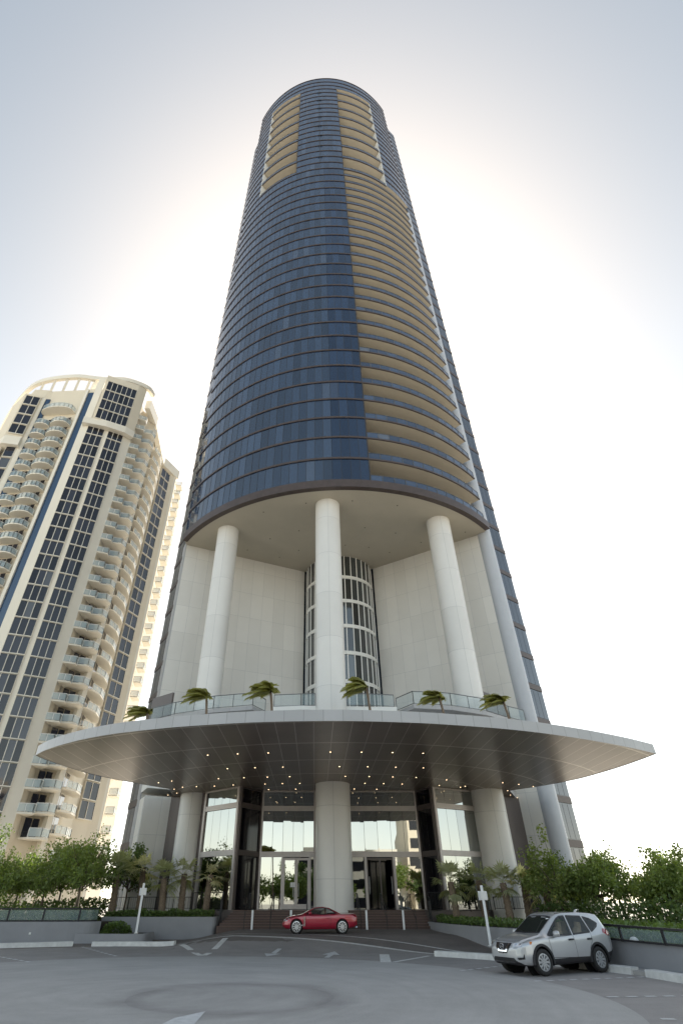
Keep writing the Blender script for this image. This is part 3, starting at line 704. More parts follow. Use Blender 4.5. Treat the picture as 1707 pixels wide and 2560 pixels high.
def bar_fence(name, label, pts, zf, h, sp=.11, glass=False, group=None):
    o = empty(name, (pts[0][0], pts[0][1], zf(Vector(pts[0]))), True); tag(o, label, 'railing', group)
    mb = MB()
    for p, q in zip(pts, pts[1:]):
        p = Vector(p); q = Vector(q); n = max(1, int((q - p).length / sp))
        for k in range(n):
            a = p.lerp(q, k / n); z = zf(a); mb.bar((a.x, a.y, z + .08), (a.x, a.y, z + h - .03), .014, .014)
        mb.bar((p.x, p.y, zf(p) + h), (q.x, q.y, zf(q) + h), .05, .04); mb.bar((p.x, p.y, zf(p) + .08), (q.x, q.y, zf(q) + .08), .03, .03)
        m = max(1, round((q - p).length / 1.6))
        for k in range(m + 1): a = p.lerp(q, k / m); MB().bar((a.x, a.y, zf(a)), (a.x, a.y, zf(a) + h), .05, .05).build('post', 'black_metal', o)
    mb.build('balusters', 'black_metal', o)
    return o
bar_fence('guardrail', 'black bar railing left of the entrance stairs behind the short palms', [(-9.0, 47.3), (-6.5, 45.6), (-6.3, 43.3)], lambda p: 1.45 - .0 * p.x if p.y > 45 else 1.0, 1.1)
bar_fence('guardrail', 'black bar railing right of the entrance stairs behind the short palms', [(7.7, 43.1), (7.9, 45.2), (12.6, 46.4)], lambda p: 1.45 if p.y > 45 else 1.0, 1.1)
bar_fence('guardrail', 'low black railing along the ramp at the foot of the far left column', [(-15.6, 50.4), (-12.0, 48.6), (-9.4, 48.9)], lambda p: 1.55, .75, .2)
bar_fence('guardrail', 'low black railing at the foot of the far right column', [(13.0, 46.8), (16.0, 47.6), (17.5, 50)], lambda p: 1.55, .75, .2)

# ------------------------------------------------------------------ planters, retaining walls, kerbs
def curved_wall(name, label, pts, zt, th, cap=.0, z0=-.2, cat='wall', inward=1):
    P_ = spline(pts, 6); mb = MB(); n = len(P_); inn = []
    for i, p in enumerate(P_):
        dd = (P_[min(i + 1, n - 1)] - P_[max(i - 1, 0)]).normalized(); nn = Vector((-dd.y, dd.x)) * th * inward; inn.append(p + nn)
    ztf = zt if callable(zt) else (lambda p: zt)
    vs = []
    for p, q in zip(P_, inn): vs += [(p.x, p.y, z0), (q.x, q.y, z0), (q.x, q.y, ztf(p)), (p.x, p.y, ztf(p))]
    fs = [(i * 4 + k, i * 4 + (k + 1) % 4, (i + 1) * 4 + (k + 1) % 4, (i + 1) * 4 + k) for i in range(n - 1) for k in range(4)] + [(0, 1, 2, 3), ((n - 1) * 4 + 3, (n - 1) * 4 + 2, (n - 1) * 4 + 1, (n - 1) * 4)]
    mb.add(vs, fs); o = mb.build(name, 'planter', None); tag(o, label, cat); return o
curved_wall('retaining_wall', 'smooth grey retaining wall at far left topped by a black framed glass railing', [(-34, 36.2), (-26, 38.2), (-18.5, 39.25), (-14.2, 39.5), (-13.1, 40.3)], 1.06, .3)
curved_wall('planter_wall', 'low grey planter corner holding a small round shrub and a white sign post', [(-14.2, 39.35), (-12.0, 39.3), (-10.25, 39.4), (-10.15, 40.4), (-10.3, 42.5)], .5, .22)
curved_wall('planter_wall', 'long grey curved planter wall left of the entrance stairs', [(-14.2, 43.6), (-11.3, 43.3), (-8.6, 43.4), (-7.2, 43.35), (-6.6, 43.5), (-6.5, 44.5)], 1.22, .25)
curved_wall('planter_wall', 'grey curved planter wall right of the entrance stairs behind the silver car', [(7.75, 44.2), (7.75, 42.9), (7.9, 40.5), (8.4, 37.0), (9.3, 34.0), (10.8, 31.0)], .97, .25, inward=-1)
curved_wall('retaining_wall', 'smooth grey retaining wall at far right topped by a black framed glass railing', [(10.8, 31.0), (10.9, 28.5), (11.25, 25.7), (12.2, 22.9), (14.2, 19.5), (18, 15)], lambda p: .86 - .02 * max(0, 25.7 - p.y), .3, inward=1)
def wall_light(x, y, z, parent):
    mb = MB(); mb.box(x - .06, x + .06, y - .03, y + .02, z - .05, z + .05); mb.box(x - .045, x + .045, y - .05, y - .03, z - .03, z + .03); mb.build('wall_light', 'white_metal', parent)
for o_ in [o for o in S.objects if o.name.startswith('retaining_wall')][:1]: wall_light(-16.9, 39.38, .52, o_); wall_light(-22.0, 38.86, .52, o_)
mb = MB(); prof = [(.16, 0), (.16, .05), (.14, .10), (.09, .15), (.0, .17)]; vs = [(a * cos(2 * pi * k / 20), a * sin(2 * pi * k / 20), b) for k in range(20) for a, b in prof]
mb.add(vs, [(k * 5 + j, ((k + 1) % 20) * 5 + j, ((k + 1) % 20) * 5 + j + 1, k * 5 + j + 1) for k in range(20) for j in range(4)])
tag(mb.build('garden_light', 'white_paint', None, smooth='all', loc=(11.95, 25.0, .80)), 'small white dome garden light behind the right glass railing', 'light')
def rail_thing(name, label, pts, z, h, sp):
    o = empty(name, (pts[0][0], pts[0][1], z if not callable(z) else z(Vector(pts[0]))), True); tag(o, label, 'railing')
    fr = MB(); gl = MB(); zf = z if callable(z) else (lambda p: z)
    PP = spline(pts, 5); tot = 0; lastpost = -99
    for p, q in zip(PP, PP[1:]):
        gl.poly([(p.x, p.y, zf(p) + .08), (q.x, q.y, zf(q) + .08), (q.x, q.y, zf(q) + h - .06), (p.x, p.y, zf(p) + h - .06)])
        fr.bar((p.x, p.y, zf(p) + h), (q.x, q.y, zf(q) + h), .09, .07); fr.bar((p.x, p.y, zf(p) + .04), (q.x, q.y, zf(q) + .04), .07, .06)
        if tot - lastpost > sp: o2 = MB().bar((p.x, p.y, zf(p)), (p.x, p.y, zf(p) + h), .09, .07).build('post', 'black_metal', o); lastpost = tot
        tot += (q - p).length
    fr.build('rail', 'black_metal', o); gl.build('glass_panel', 'rail_glass', o, fix=False)
rail_thing('glass_railing', 'black framed glass railing on the far left retaining wall', [(-34, 36.4), (-26, 38.4), (-18.5, 39.4), (-14.3, 39.65), (-13.4, 40.3)], 1.06, .62, 1.75)
rail_thing('glass_railing', 'black framed glass railing on the far right retaining wall behind the silver car', [(10.75, 28.6), (11.1, 25.8), (12.05, 23.0), (14.05, 19.6), (17.9, 15.1)], lambda p: .86 - .02 * max(0, 25.7 - p.y), .45, 1.6)
def bed(pg, z, nm='planting_bed'):
    mb = MB(); mb.prism(pg, -.3, z); tag(mb.build(nm, 'soil'), kind='structure')
bed([(-34, 36.6), (-18.5, 39.6), (-14.0, 39.9), (-13.2, 40.6), (-13.4, 44), (-16.4, 54), (-45, 62), (-60, 45)], 1.0)
bed([(-14.0, 39.6), (-10.4, 39.6), (-10.5, 43.2), (-13.2, 43.4)], .42)
bed([(-14.0, 43.9), (-6.8, 43.7), (-6.7, 45.5), (-9.5, 50.3), (-15.2, 51.5)], 1.2)
bed([(8.0, 44.2), (8.1, 40.6), (8.7, 37.0), (9.6, 34.0), (11.1, 31.1), (14.5, 31), (15, 45), (13.6, 49.2), (9.9, 46.5)], .93)
bed([(11.2, 31), (11.3, 28.5), (11.65, 25.8), (12.6, 23.1), (14.5, 19.8), (18.2, 15.3), (48, 15), (55, 62), (22, 56), (18, 52), (14.8, 45)], .78)
def kerb(pts, label, w=.42, h=.2):
    PP = spline(pts, 4); mb = MB(); n = len(PP); sec = []
    for i, p in enumerate(PP):
        dd = (PP[min(i + 1, n - 1)] - PP[max(i - 1, 0)]).normalized(); nn = Vector((-dd.y, dd.x)); z = zg(p.x, p.y)
        sec += [(p.x, p.y, z - .05), (p.x + nn.x * .03, p.y + nn.y * .03, z + h - .02), (p.x + nn.x * .06, p.y + nn.y * .06, z + h), (p.x + nn.x * w, p.y + nn.y * w, z + h), (p.x + nn.x * w, p.y + nn.y * w, z - .05)]
    mb.add(sec, [(i * 5 + k, i * 5 + k + 1, (i + 1) * 5 + k + 1, (i + 1) * 5 + k) for i in range(n - 1) for k in range(4)] + [(0, 1, 2, 3, 4), tuple((n - 1) * 5 + k for k in range(5))])
    o = mb.build('kerb', 'curb'); tag(o, label, 'kerb', 'white kerbs round the parking ring'); return o
kerb([(-27, 30.5), (-21, 33.8), (-17, 35.55), (-13.35, 37.0)], 'white kerb at far left in front of the grey retaining wall')
kerb([(-12.3, 36.9), (-10.0, 36.95), (-7.75, 36.8)], 'short white kerb in front of the low shrub planter on the left')
kerb([(5.5, 31.2), (6.9, 30.0), (8.6, 28.0), (10.0, 25.6), (10.9, 23.7)], 'white kerb under the front and rear of the silver car')
kerb([(11.02, 23.0), (11.28, 21.3), (11.4, 19.5), (11.3, 17)], 'short white kerb at the right edge nearest the camera')
PP = spline([(10.95, 28.5), (11.3, 25.6), (12.2, 22.9), (14.2, 19.5)], 6); QQ = spline([(8.75, 28.2), (10.2, 25.7), (11.1, 23.3), (11.6, 19.5)], 6)
mb = MB(); mb.prism([tuple(p) for p in PP] + [tuple(p) for p in reversed(QQ)], -.2, .12)
tag(mb.build('pavement', 'concrete'), kind='structure')

# bollards and signs
bl = None
for x, y, lab in ((-4.05, 42.4, 'leftmost white bollard in front of the left steps'), (-1.55, 42.5, 'white bollard half hidden behind the bonnet of the red car'), (3.35, 42.4, 'white bollard just right of the red car by the steps'), (5.72, 42.3, 'rightmost white bollard in front of the right steps')):
    if bl is None:
        mb = MB(); mb.tube([(0, 0, -.05), (0, 0, .96), (0, 0, .985), (0, 0, 1.0)], [.068, .068, .06, .03], 16); o = bl = mb.build('bollard', 'white_paint', None, smooth=True)
    else: o = bl.copy(); COL.objects.link(o)
    o.location = (x, y, zg(x, y)); tag(o, lab, 'bollard', 'white bollards along the entrance steps')
def sign(x, y, z, h, label, face):
    e = empty('sign_post', (x, y, z)); tag(e, label, 'sign post', 'white sign posts beside the driveway')
    mb = MB(); mb.box(-.062, .062, -.062, .062, 0, h); o = mb.build('pole', 'white_paint'); o.parent = e
    mb = MB(); mb.box(-.11, .11, -.11, .11, 0, .04); o = mb.build('base_plate', 'white_metal'); o.parent = e
    mb = MB(); mb.box(-.22, .22, .08, .1, h - .62, h - .24); o = mb.build('sign_plate', 'white_paint'); o.parent = e
    mb = MB(); mb.box(-.12, .22, -.1, -.078, h - .6, h - .26); o = mb.build('notice_board', 'white_metal'); o.parent = e
    e.rotation_euler = (0, 0, face)
sign(-10.75, 39.9, .5, 2.45, 'white sign post with small plate in the low planter at left', .15)
sign(8.75, 33.4, .25, 2.45, 'white sign post with small plate behind the bonnet of the silver car', -.15)

# ------------------------------------------------------------------ neighbouring condominium tower
M['condo'] = mat('condo_stucco', (.73, .655, .53), .85, 0, .07, .15)
M['condo_white'] = mat('condo_white', (.79, .74, .645), .8, 0, .05, .2)
M['condo_glass'] = mat('condo_glass', (.016, .017, .026), .04, 0, spec=.7, ior=1.55, rand=.5)
M['blue_glass'] = mat('blue_glass', (.015, .045, .10), .06, 0, spec=.8, ior=1.6)
M['condo_rail'] = mat('condo_rail_glass', (.50, .60, .62), .05, 0, alpha=.55, spec=.7)
def ad(az, D): return Vector((D * sin(R(az)), D * cos(R(az))))
condo = empty('condo_tower', (-55, 92, 0), True)
tag(condo, 'cream apartment tower with curved balconies and dark windows at far left', 'tower')
def segwall(name, pts, z0, z1, m='condo', th=.8, parent=condo):
    """facade strip along pts, thickness away from the viewer"""
    mb = MB(); n = len(pts); inn = []; mid = n // 2 if n > 2 else 0
    dm = (pts[min(mid + 1, n - 1)] - pts[mid if mid < n - 1 else mid - 1]); sg = 1 if Vector((dm.y, -dm.x)).dot(pts[mid]) > 0 else -1
    for i, p in enumerate(pts):
        dd = (pts[min(i + 1, n - 1)] - pts[max(i - 1, 0)]).normalized(); inn.append(p + Vector((dd.y, -dd.x)) * sg * th)
    vs = []
    for p, q in zip(pts, inn): vs += [(p.x, p.y, z0), (q.x, q.y, z0), (q.x, q.y, z1), (p.x, p.y, z1)]
    mb.add(vs, [(i * 4 + k, i * 4 + (k + 1) % 4, (i + 1) * 4 + (k + 1) % 4, (i + 1) * 4 + k) for i in range(n - 1) for k in range(4)] + [(0, 1, 2, 3), tuple((n - 1) * 4 + k for k in (3, 2, 1, 0))])
    return mb.build(name, m, parent)
FL = 2.95
ZTOP = 95.0
k_ = dict(Lf0=ad(-41.4, 121), Lf1=ad(-41.3, 109), Lc=ad(-40.3, 98), Lp0=ad(-38.95, 96.3), Lp1=ad(-38.4, 96), b2=ad(-34.5, 90.6), p2=ad(-34.0, 89.8), s2=ad(-33.35, 89), m0=ad(-32.8, 88.4), mA=ad(-32.5, 88.3), A1=ad(-30.4, 87.7), B0=ad(-29.9, 87.6), B1=ad(-27.9, 87.6), wp=ad(-26.75, 88.2))
core = [k_['Lf0'], k_['Lf1'], k_['Lc'], k_['Lp0'], k_['Lp1'], k_['b2'], k_['p2'], k_['s2'], k_['m0'], k_['B1'], k_['wp'], Vector((-39.7, 81.2)), Vector((-38.3, 83.7)), Vector((-37.3, 84.2)), Vector((-38.6, 86)), Vector((-39.3, 91)), Vector((-40.0, 97)), ad(-21.85, 107.5), ad(-20.5, 110), ad(-19.7, 111), Vector((-38.5, 116)), Vector((-55, 124)), Vector((-76, 118))]
mb = MB()
cx = sum((p for p in core), Vector((0, 0))) / len(core)
shr = [p + (cx - p).normalized() * .6 for p in core]
mb.prism([tuple(p) for p in shr], 0, ZTOP - 1); mb.build('wall', 'condo', condo)
segwall('pier', [k_['Lp0'], k_['Lp1']], 0, ZTOP - 4, 'condo_white'); segwall('pier', [k_['p2'] + Vector((-.55, -.3)), k_['p2'] + Vector((.0, -.3))], 0, ZTOP - 2, 'condo_white', .6)
segwall('blue_glazing', [ad(-38.4, 96.2), ad(-37.9, 95.6)], 0, ZTOP - 4, 'blue_glass', .4); segwall('blue_glazing', [k_['p2'], k_['s2']], 0, ZTOP - 3, 'blue_glass', .3)
segwall('pier', [k_['s2'], k_['mA']], 0, ZTOP + 2, 'condo_white'); segwall('pier', [k_['A1'], k_['B0']], 0, 82, 'condo_white', 1.0); segwall('pier', [k_['B1'], k_['wp'] + Vector((0, -.1))], 0, 82, 'condo_white', 1.2)
segwall('pier', [ad(-24.2, 91.3), ad(-23.75, 91.8)], 0, 90, 'condo_white', 1.0)
segwall('pier', [ad(-20.55, 110), ad(-19.7, 111)], 0, 94.5, 'condo_white', 2)
win_cache = {}
def condo_window(a, b, z0, h, n, frame='condo_white', glass='condo_glass'):
    ln = (b - a).length; key = (round(ln, 2), h, n)
    ang = atan2(b.y - a.y, b.x - a.x)
    if key not in win_cache:
        e = empty('window'); fr = MB(); gl = MB()
        fr.box(0, ln, -.06, .3, -.14, 0); fr.box(0, ln, -.06, .3, h, h + .02)
        for k in range(n + 1): u = ln * k / n; fr.box(max(0, u - .05), min(ln, u + .05), -.04, .3, 0, h)
        for k in range(n):
            t = [random.uniform(-.01, .01) for _ in range(4)]
            gl.poly([(ln * k / n + .05, .06 + t[0], 0), (ln * (k + 1) / n - .05, .06 + t[1], 0), (ln * (k + 1) / n - .05, .06 + t[2], h), (ln * k / n + .05, .06 + t[3], h)])
        COL.objects.unlink(e); bpy.data.objects.remove(e)
        f = fr.build('window', frame); g_ = gl.build('glass', glass, fix=False); g_.parent = f
        win_cache[key] = f; o = f
    else: o = copy_tree(win_cache[key])
    o.location = (a.x, a.y, z0); o.rotation_euler = (0, 0, ang); o.parent = condo; o.matrix_parent_inverse = Matrix.Translation(-BASE['condo_tower'])
    return o
def zrow(i): return 80.2 - FL * i      # sill of row i, row 0 just under the ledge
off = Vector((.35, -.6))
for i in range(25):
    condo_window(k_['mA'] + off * .3, k_['A1'] + off * .3, zrow(i) - .85, 2.7, 3); condo_window(k_['B0'] + off * .3, k_['B1'] + off * .3, zrow(i) - .85, 2.7, 3)
for i in range(4): condo_window(k_['mA'] + off * 2.0 + Vector((.6, .2)), k_['B1'] + off * 2.0 + Vector((-.2, 0)), 83.1 + 3.02 * i, 2.75, 6)
for i in range(27): condo_window(ad(-21.8, 107.3), ad(-20.55, 109.8), 90.0 - FL * i, 2.6, 2)
for i in range(17):
    if i < 4: condo_window(ad(-40.55, 96.8), ad(-39.0, 95.6), 87.6 - FL * i, 2.55, 2)
    else: condo_window(ad(-39.95, 97.2), ad(-39.0, 96.2), 87.6 - FL * i, 2.55, 1)
for i in range(12): condo_window(ad(-41.0, 102.6), ad(-40.5, 98.0), 85.6 - FL * i, 2.55, 3)
def ledge(pts, z0, z1, th=1.6, m='condo_white', nm='ledge'): segwall(nm, pts, z0, z1, m, th)
ledge([k_['s2'] + off * 1.9, k_['A1'] + off * 2.0, k_['B1'] + off * 2.0, ad(-26.6, 86.9)], 81.3, 83.0)
segwall('bay', [k_['mA'] + off * 1.7 + Vector((.1, .1)), k_['B1'] + off * 1.7, ad(-26.7, 87.1)], 83, 97, 'condo', 1.2)
ledge([ad(-41.5, 103), ad(-40.6, 96.6), ad(-39.0, 95.2)], 75.4, 77.6); segwall('bay', [ad(-41.3, 103), ad(-40.7, 97.2), ad(-38.9, 95.9)], 77.6, 91, 'condo', 1.0)
# crown: parapet ring carried on fins over the balcony bay
ring_pts = [Vector(p) for p in [ad(-41.3, 122), ad(-41.45, 117), ad(-41.33, 110.5), ad(-41.05, 105.5), ad(-40.6, 101.3), ad(-39.65, 97.9), ad(-37.9, 94.4), ad(-35.9, 91.6), ad(-34, 90.1), ad(-32.5, 88.9), ad(-30.5, 87.0), ad(-28.5, 86.4), ad(-26.4, 86.8), ad(-25.4, 88.5)]]
RS = spline([tuple(p) for p in ring_pts], 4)
segwall('parapet', RS, 97.1, 98.2, 'condo_white', .8)
for az, D in ((-39.4, 98), (-38.3, 95.4), (-37.0, 93.4), (-35.7, 91.7), (-34.4, 90.7), (-33.6, 90.0)):
    p = ad(az, D); q = ad(az, D + 6); mb = MB(); n_ = (q - p).normalized(); t = Vector((-n_.y, n_.x)) * .25
    mb.add([(*(p - t), 97.5), (*(p + t), 97.5), (*(q + t), 97.5), (*(q - t), 97.5), (*(p + n_ * 2.5 - t), 91), (*(p + n_ * 2.5 + t), 91), (*(q + t), 88), (*(q - t), 88)],
           [(0, 1, 2, 3), (7, 6, 5, 4), (0, 4, 5, 1), (1, 5, 6, 2), (2, 6, 7, 3), (3, 7, 4, 0)]); mb.build('fin', 'condo_white', condo)
segwall('roof_house', [ad(-34, 95), ad(-31.9, 94)], 96, 102, 'condo_white', 5)
segwall('parapet', [Vector(p) for p in (ad(-25.6, 88), ad(-24, 93), ad(-22.2, 103), ad(-21.7, 106))], 92.5, 95.2, 'condo_white', 1.2)
segwall('parapet', [ad(-21.8, 106.8), ad(-19.4, 111.2)], 93.2, 95.8, 'condo_white', 1.2)
# balconies: one master per stack, copied up the facade
def balcony_master(pg, rail_edge, ang=0.):
    c = Vector(pg[0]); mb = MB(); mb.prism([(p[0], p[1]) for p in pg], -.22, 0)
    o = mb.build('balcony', 'condo_white'); rl = MB(); gl = MB()
    E_ = [Vector(p) for p in rail_edge]
    for p, q in zip(E_, E_[1:]):
        gl.poly([(p.x, p.y, .06), (q.x, q.y, .06), (q.x, q.y, .98), (p.x, p.y, .98)]); rl.bar((p.x, p.y, 1.03), (q.x, q.y, 1.03), .09, .07)
        n = max(1, round((q - p).length / 1.1))
        for k in range(n + 1): a = p.lerp(q, k / n); rl.bar((a.x, a.y, 0), (a.x, a.y, 1.03), .06, .06)
    r_ = rl.build('railing', 'white_metal', o); g2 = gl.build('glass_panel', 'condo_rail', r_, fix=False)
    return o
def place_balc(o, z):
    o.location = (0, 0, z); o.parent = condo; o.matrix_parent_inverse = Matrix.Translation(-BASE['condo_tower'])
def stack(pg, edge, z0, n, dz=FL):
    m0 = balcony_master(pg, edge)
    for i in range(n): place_balc(m0 if i == 0 else copy_tree(m0), z0 - dz * i)
def lobe(c0, c1, depth, n=9):
    a = Vector(c0); b = Vector(c1); dd = b - a; nn = Vector((dd.y, -dd.x)).normalized()
    if nn.y > 0: nn = -nn
    E_ = [a + dd * (.5 - .5 * cos(pi * k / (n - 1))) + nn * depth * (max(0, sin(pi * k / (n - 1))) ** .62) for k in range(n)]
    return [tuple(p) for p in E_] + [tuple(b - nn * .8), tuple(a - nn * .8)], [tuple(p) for p in E_]
pg, ed = lobe(ad(-36.35, 94.0), ad(-34.6, 90.8), 1.9); stack(pg, ed, 82.0, 19)
pg, ed = lobe(ad(-38.05, 96.2), ad(-36.45, 94.2), 1.9); stack(pg, ed, 82.0, 16)
pg, ed = lobe(ad(-37.9, 96.0), ad(-34.7, 91.0), 2.1, 11); stack(pg, ed, 86.2, 1)
pg = [(-39.7, 78.5), (-37.9, 79.2), (-38.1, 80.2), (-39.8, 81.8)]; stack(pg, [(-39.7, 78.5), (-37.9, 79.2), (-38.1, 80.2)], 88.3, 27)
pg = [(-39.8, 81.2), (-38.2, 80.3), (-36.6, 80.7), (-36.2, 82.2), (-37.2, 83.6), (-38.6, 84.0)]; stack(pg, pg[1:5], 85.6, 27)
# the remaining far-off balconies: one part each for the two most distant stacks
for nm, pg, edge, z0 in (('distant_balconies', [(-38.9, 86), (-37.5, 86.8), (-36.95, 89.4), (-37.35, 92.3), (-38.6, 95.4), (-39.6, 95), (-39.3, 88)], [(-37.5, 86.8), (-36.95, 89.4), (-37.35, 92.3), (-38.6, 95.4)], 86.6),
                         ('distant_balconies', [(-37.4, 105.0), (-35.9, 105.2), (-36.1, 107.6), (-37.8, 108)], [(-37.4, 105), (-35.9, 105.2), (-36.1, 107.6)], 91.3)):
    mb = MB(); gl = MB()
    for i in range(29):
        z = z0 - FL * i
        if z < 3: break
        mb.prism(pg, z - .22, z, 0)
        E_ = [Vector(p) for p in edge]
        for p, q in zip(E_, E_[1:]):
            gl.poly([(p.x, p.y, z + .06), (q.x, q.y, z + .06), (q.x, q.y, z + .98), (p.x, p.y, z + .98)]); mb.bar((p.x, p.y, z + 1.03), (q.x, q.y, z + 1.03), .1, .08)
            n = max(1, round((q - p).length / 1.1))
            for k in range(n + 1): a = p.lerp(q, k / n); mb.bar((a.x, a.y, z), (a.x, a.y, z + 1.03), .07, .07)
    o = mb.build(nm, 'condo_white', condo); o['kind'] = 'stuff'; g2 = gl.build('railing_glass', 'condo_rail', o, fix=False); g2['kind'] = 'stuff'
mb = MB()      # dark sliding doors behind the balconies, one strip per bay and storey
def door_strip(a, b, z0, n, zt=2.35, w=3):
    for i in range(n):
        mb = MB(); z = z0 - FL * i
        for k in range(w):
            p = a.lerp(b, (k + .06) / w); q = a.lerp(b, (k + .94) / w); mb.poly([(p.x, p.y, z + .05), (q.x, q.y, z + .05), (q.x, q.y, z + zt), (p.x, p.y, z + zt)])
        mb.build('balcony_door', 'condo_glass', condo, fix=False)
door_strip(ad(-37.6, 95.3), ad(-36.6, 93.9), 82, 16, w=2); door_strip(ad(-36.1, 93.1), ad(-34.75, 90.9), 82, 19)
door_strip(Vector((-39.65, 81.25)), Vector((-38.45, 83.35)), 85.6, 27, w=2); door_strip(Vector((-38.45, 86.2)), Vector((-39.05, 90.8)), 86.6, 27, w=2)

# ------------------------------------------------------------------ plants
def rnd_unit():
    while True:
        v = Vector((random.uniform(-1, 1), random.uniform(-1, 1), random.uniform(-1, 1)))
        if 0 < v.length < 1: return v.normalized()
def leaf_quad(mb, c, d, s, asp=.62, droop=.2):
    d = d.normalized(); x = d.cross(rnd_unit()).normalized()
    nrm = x.cross(d); a = c; t = c + d * s - Vector((0, 0, droop * s)); mid = c + d * s * .5 + nrm * s * .06
    mb.add([a, mid + x * s * asp * .5, t, mid - x * s * asp * .5], [(0, 1, 2, 3)])
def tree(x, y, z, h, spread, label, lm='leaf', nb=9, nl=1500, stakes=0, lean=(0, 0), group='broad-leaved trees in the planting beds', seed=1, ls=.195, sprout=False):
    random.seed(seed); e = empty('tree', (x, y, z)); tag(e, label, 'tree', group)
    tr = MB(); lf = MB(); ht = h * .36
    top = Vector((lean[0] * .5, lean[1] * .5, ht)); tr.tube([(0, 0, -.15), (lean[0] * .2 + .03, lean[1] * .2, ht * .5), top], [.085, .07, .06], 7)
    tips = []
    for b in range(nb):
        a = 2 * pi * (b + random.random() * .7) / nb; el = random.uniform(.35, 1.25)
        if b == 0: el = 1.5
        ln = (h - ht) * random.uniform(.65, 1.0) * (1 if el > .8 else .8)
        dirv = Vector((cos(a) * cos(el) * spread / (h - ht) * 1.4, sin(a) * cos(el) * spread / (h - ht) * 1.4, sin(el))); dirv.normalize()
        p0 = top * random.uniform(.75, 1.0); p1 = p0 + dirv * ln * .5 + rnd_unit() * .15; p2 = p0 + dirv * ln + Vector((lean[0] * .4, lean[1] * .4, 0))
        tr.tube([p0, p1, p2], [.045, .03, .012], 5); tips.append((p0, p1, p2))
        for s_ in range(3):
            q0 = p0.lerp(p2, random.uniform(.35, .8)); q1 = q0 + (dirv + rnd_unit() * .9).normalized() * ln * random.uniform(.25, .45)
            tr.tube([q0, q1], [.018, .008], 4); tips.append((q0, q0.lerp(q1, .5), q1))
    for k in range(nl):
        p0, p1, p2 = random.choice(tips); t = random.random() ** .6
        c = p0.lerp(p2, .25 + .75 * t) + rnd_unit() * random.random() ** .5 * spread * .2
        d = (rnd_unit() + Vector((0, 0, .25)) + (c - Vector((0, 0, h * .5))).normalized() * .5); leaf_quad(lf, c, d, ls * random.uniform(.6, 1.25), .7)
    if sprout:
        for k in range(60): c = Vector((lean[0] + random.uniform(-.25, .25), random.uniform(-.2, .2), h * random.uniform(.95, 1.22))); leaf_quad(lf, c, rnd_unit(), ls, .7)
        tr.tube([tips[0][2], (lean[0], 0, h * 1.2)], [.015, .006], 4)
    o = tr.build('trunk', 'bark', smooth='all'); o.parent = e; o = lf.build('crown', lm, fix=False); o.parent = e
    for k in range(stakes):
        a = 2 * pi * k / max(stakes, 1) + seed; mb = MB(); mb.tube([(cos(a) * .95, sin(a) * .6, -.3), (cos(a) * .08, sin(a) * .08, ht * 1.05)], .032, 6); o = mb.build('stake', 'stake'); o.parent = e
    return e
TL = [(-25.0, 44.6, 1.2, 6.6, 2.0, 'tall dark broad-leaved tree at the left edge of the photo', 'leaf_dark', 0), (-21.6, 43.2, 1.1, 4.0, 1.9, 'bushy tree second from the left edge held by slanting stakes', 'leaf', 2),
      (-18.9, 44.6, 1.2, 4.3, 2.0, 'tree with yellow-green leaves over the far left glass railing', 'leaf_bright', 1), (-17.6, 47.6, 1.3, 5.2, 2.0, 'taller tree in front of the neighbouring tower balconies', 'leaf', 0),
      (-16.2, 44.0, 1.2, 4.6, 1.9, 'round-crowned staked tree left of the palms', 'leaf', 2), (-14.6, 49.6, 1.4, 4.3, 1.5, 'slim dark tree beside the white wall left of the palms', 'leaf_dark', 0),
      (-23.0, 49.5, 1.2, 4.6, 2.2, 'dark tree farther back behind the left staked trees', 'leaf_dark', 0), (-28.0, 40.5, 1.0, 4.0, 1.8, 'leafy tree cut by the left edge of the photo', 'leaf', 0), (-20.5, 51.5, 1.3, 4.4, 2.2, 'sunlit yellowish tree below the neighbouring tower balconies', 'leaf_bright', 0)]
for k, (x, y, z, h, sp, lab, lm_, st_) in enumerate(TL): tree(x, y, z, h * 1.06, sp * 1.5, lab, lm_, 12, 3600, st_, seed=20 + k, group='broad-leaved trees in the left bed')
TR = [(15.5, 40.5, .95, 4.3, 1.8, 'tree with one long sprout rising behind the roof of the silver car', 'leaf_bright', 2, True), (17.3, 38.8, .9, 3.8, 1.7, 'bright leafy tree just right of the silver car roof', 'leaf', 2, False),
      (19.3, 40.6, .95, 4.3, 1.8, 'dark tree third from left in the right-hand row', 'leaf', 1, False), (20.6, 37.0, .9, 3.7, 1.7, 'staked tree in the middle of the right-hand row', 'leaf', 2, False),
      (22.9, 38.6, .9, 4.2, 1.8, 'pale green tree near the right end of the row', 'leaf_bright', 1, False), (24.0, 34.5, .85, 3.9, 1.8, 'leafy tree above the right glass railing', 'leaf', 2, False),
      (27.0, 36.6, .9, 4.6, 1.9, 'dark tree at the right edge of the photo', 'leaf', 0, False), (18.6, 46.5, 1.0, 3.8, 1.8, 'dark tree behind the others at the foot of the round white pier', 'leaf_dark', 0, False), (24.6, 44.0, .95, 4.2, 2.2, 'tree farther back filling the gap at the far right', 'leaf', 0, False)]
for k, (x, y, z, h, sp, lab, lm_, st_, spr) in enumerate(TR): tree(x, y, z, h, sp * 1.45, lab, lm_, 12, 3900, st_, lean=(-.3, 0), seed=60 + k, group='broad-leaved trees in the right bed', sprout=spr)

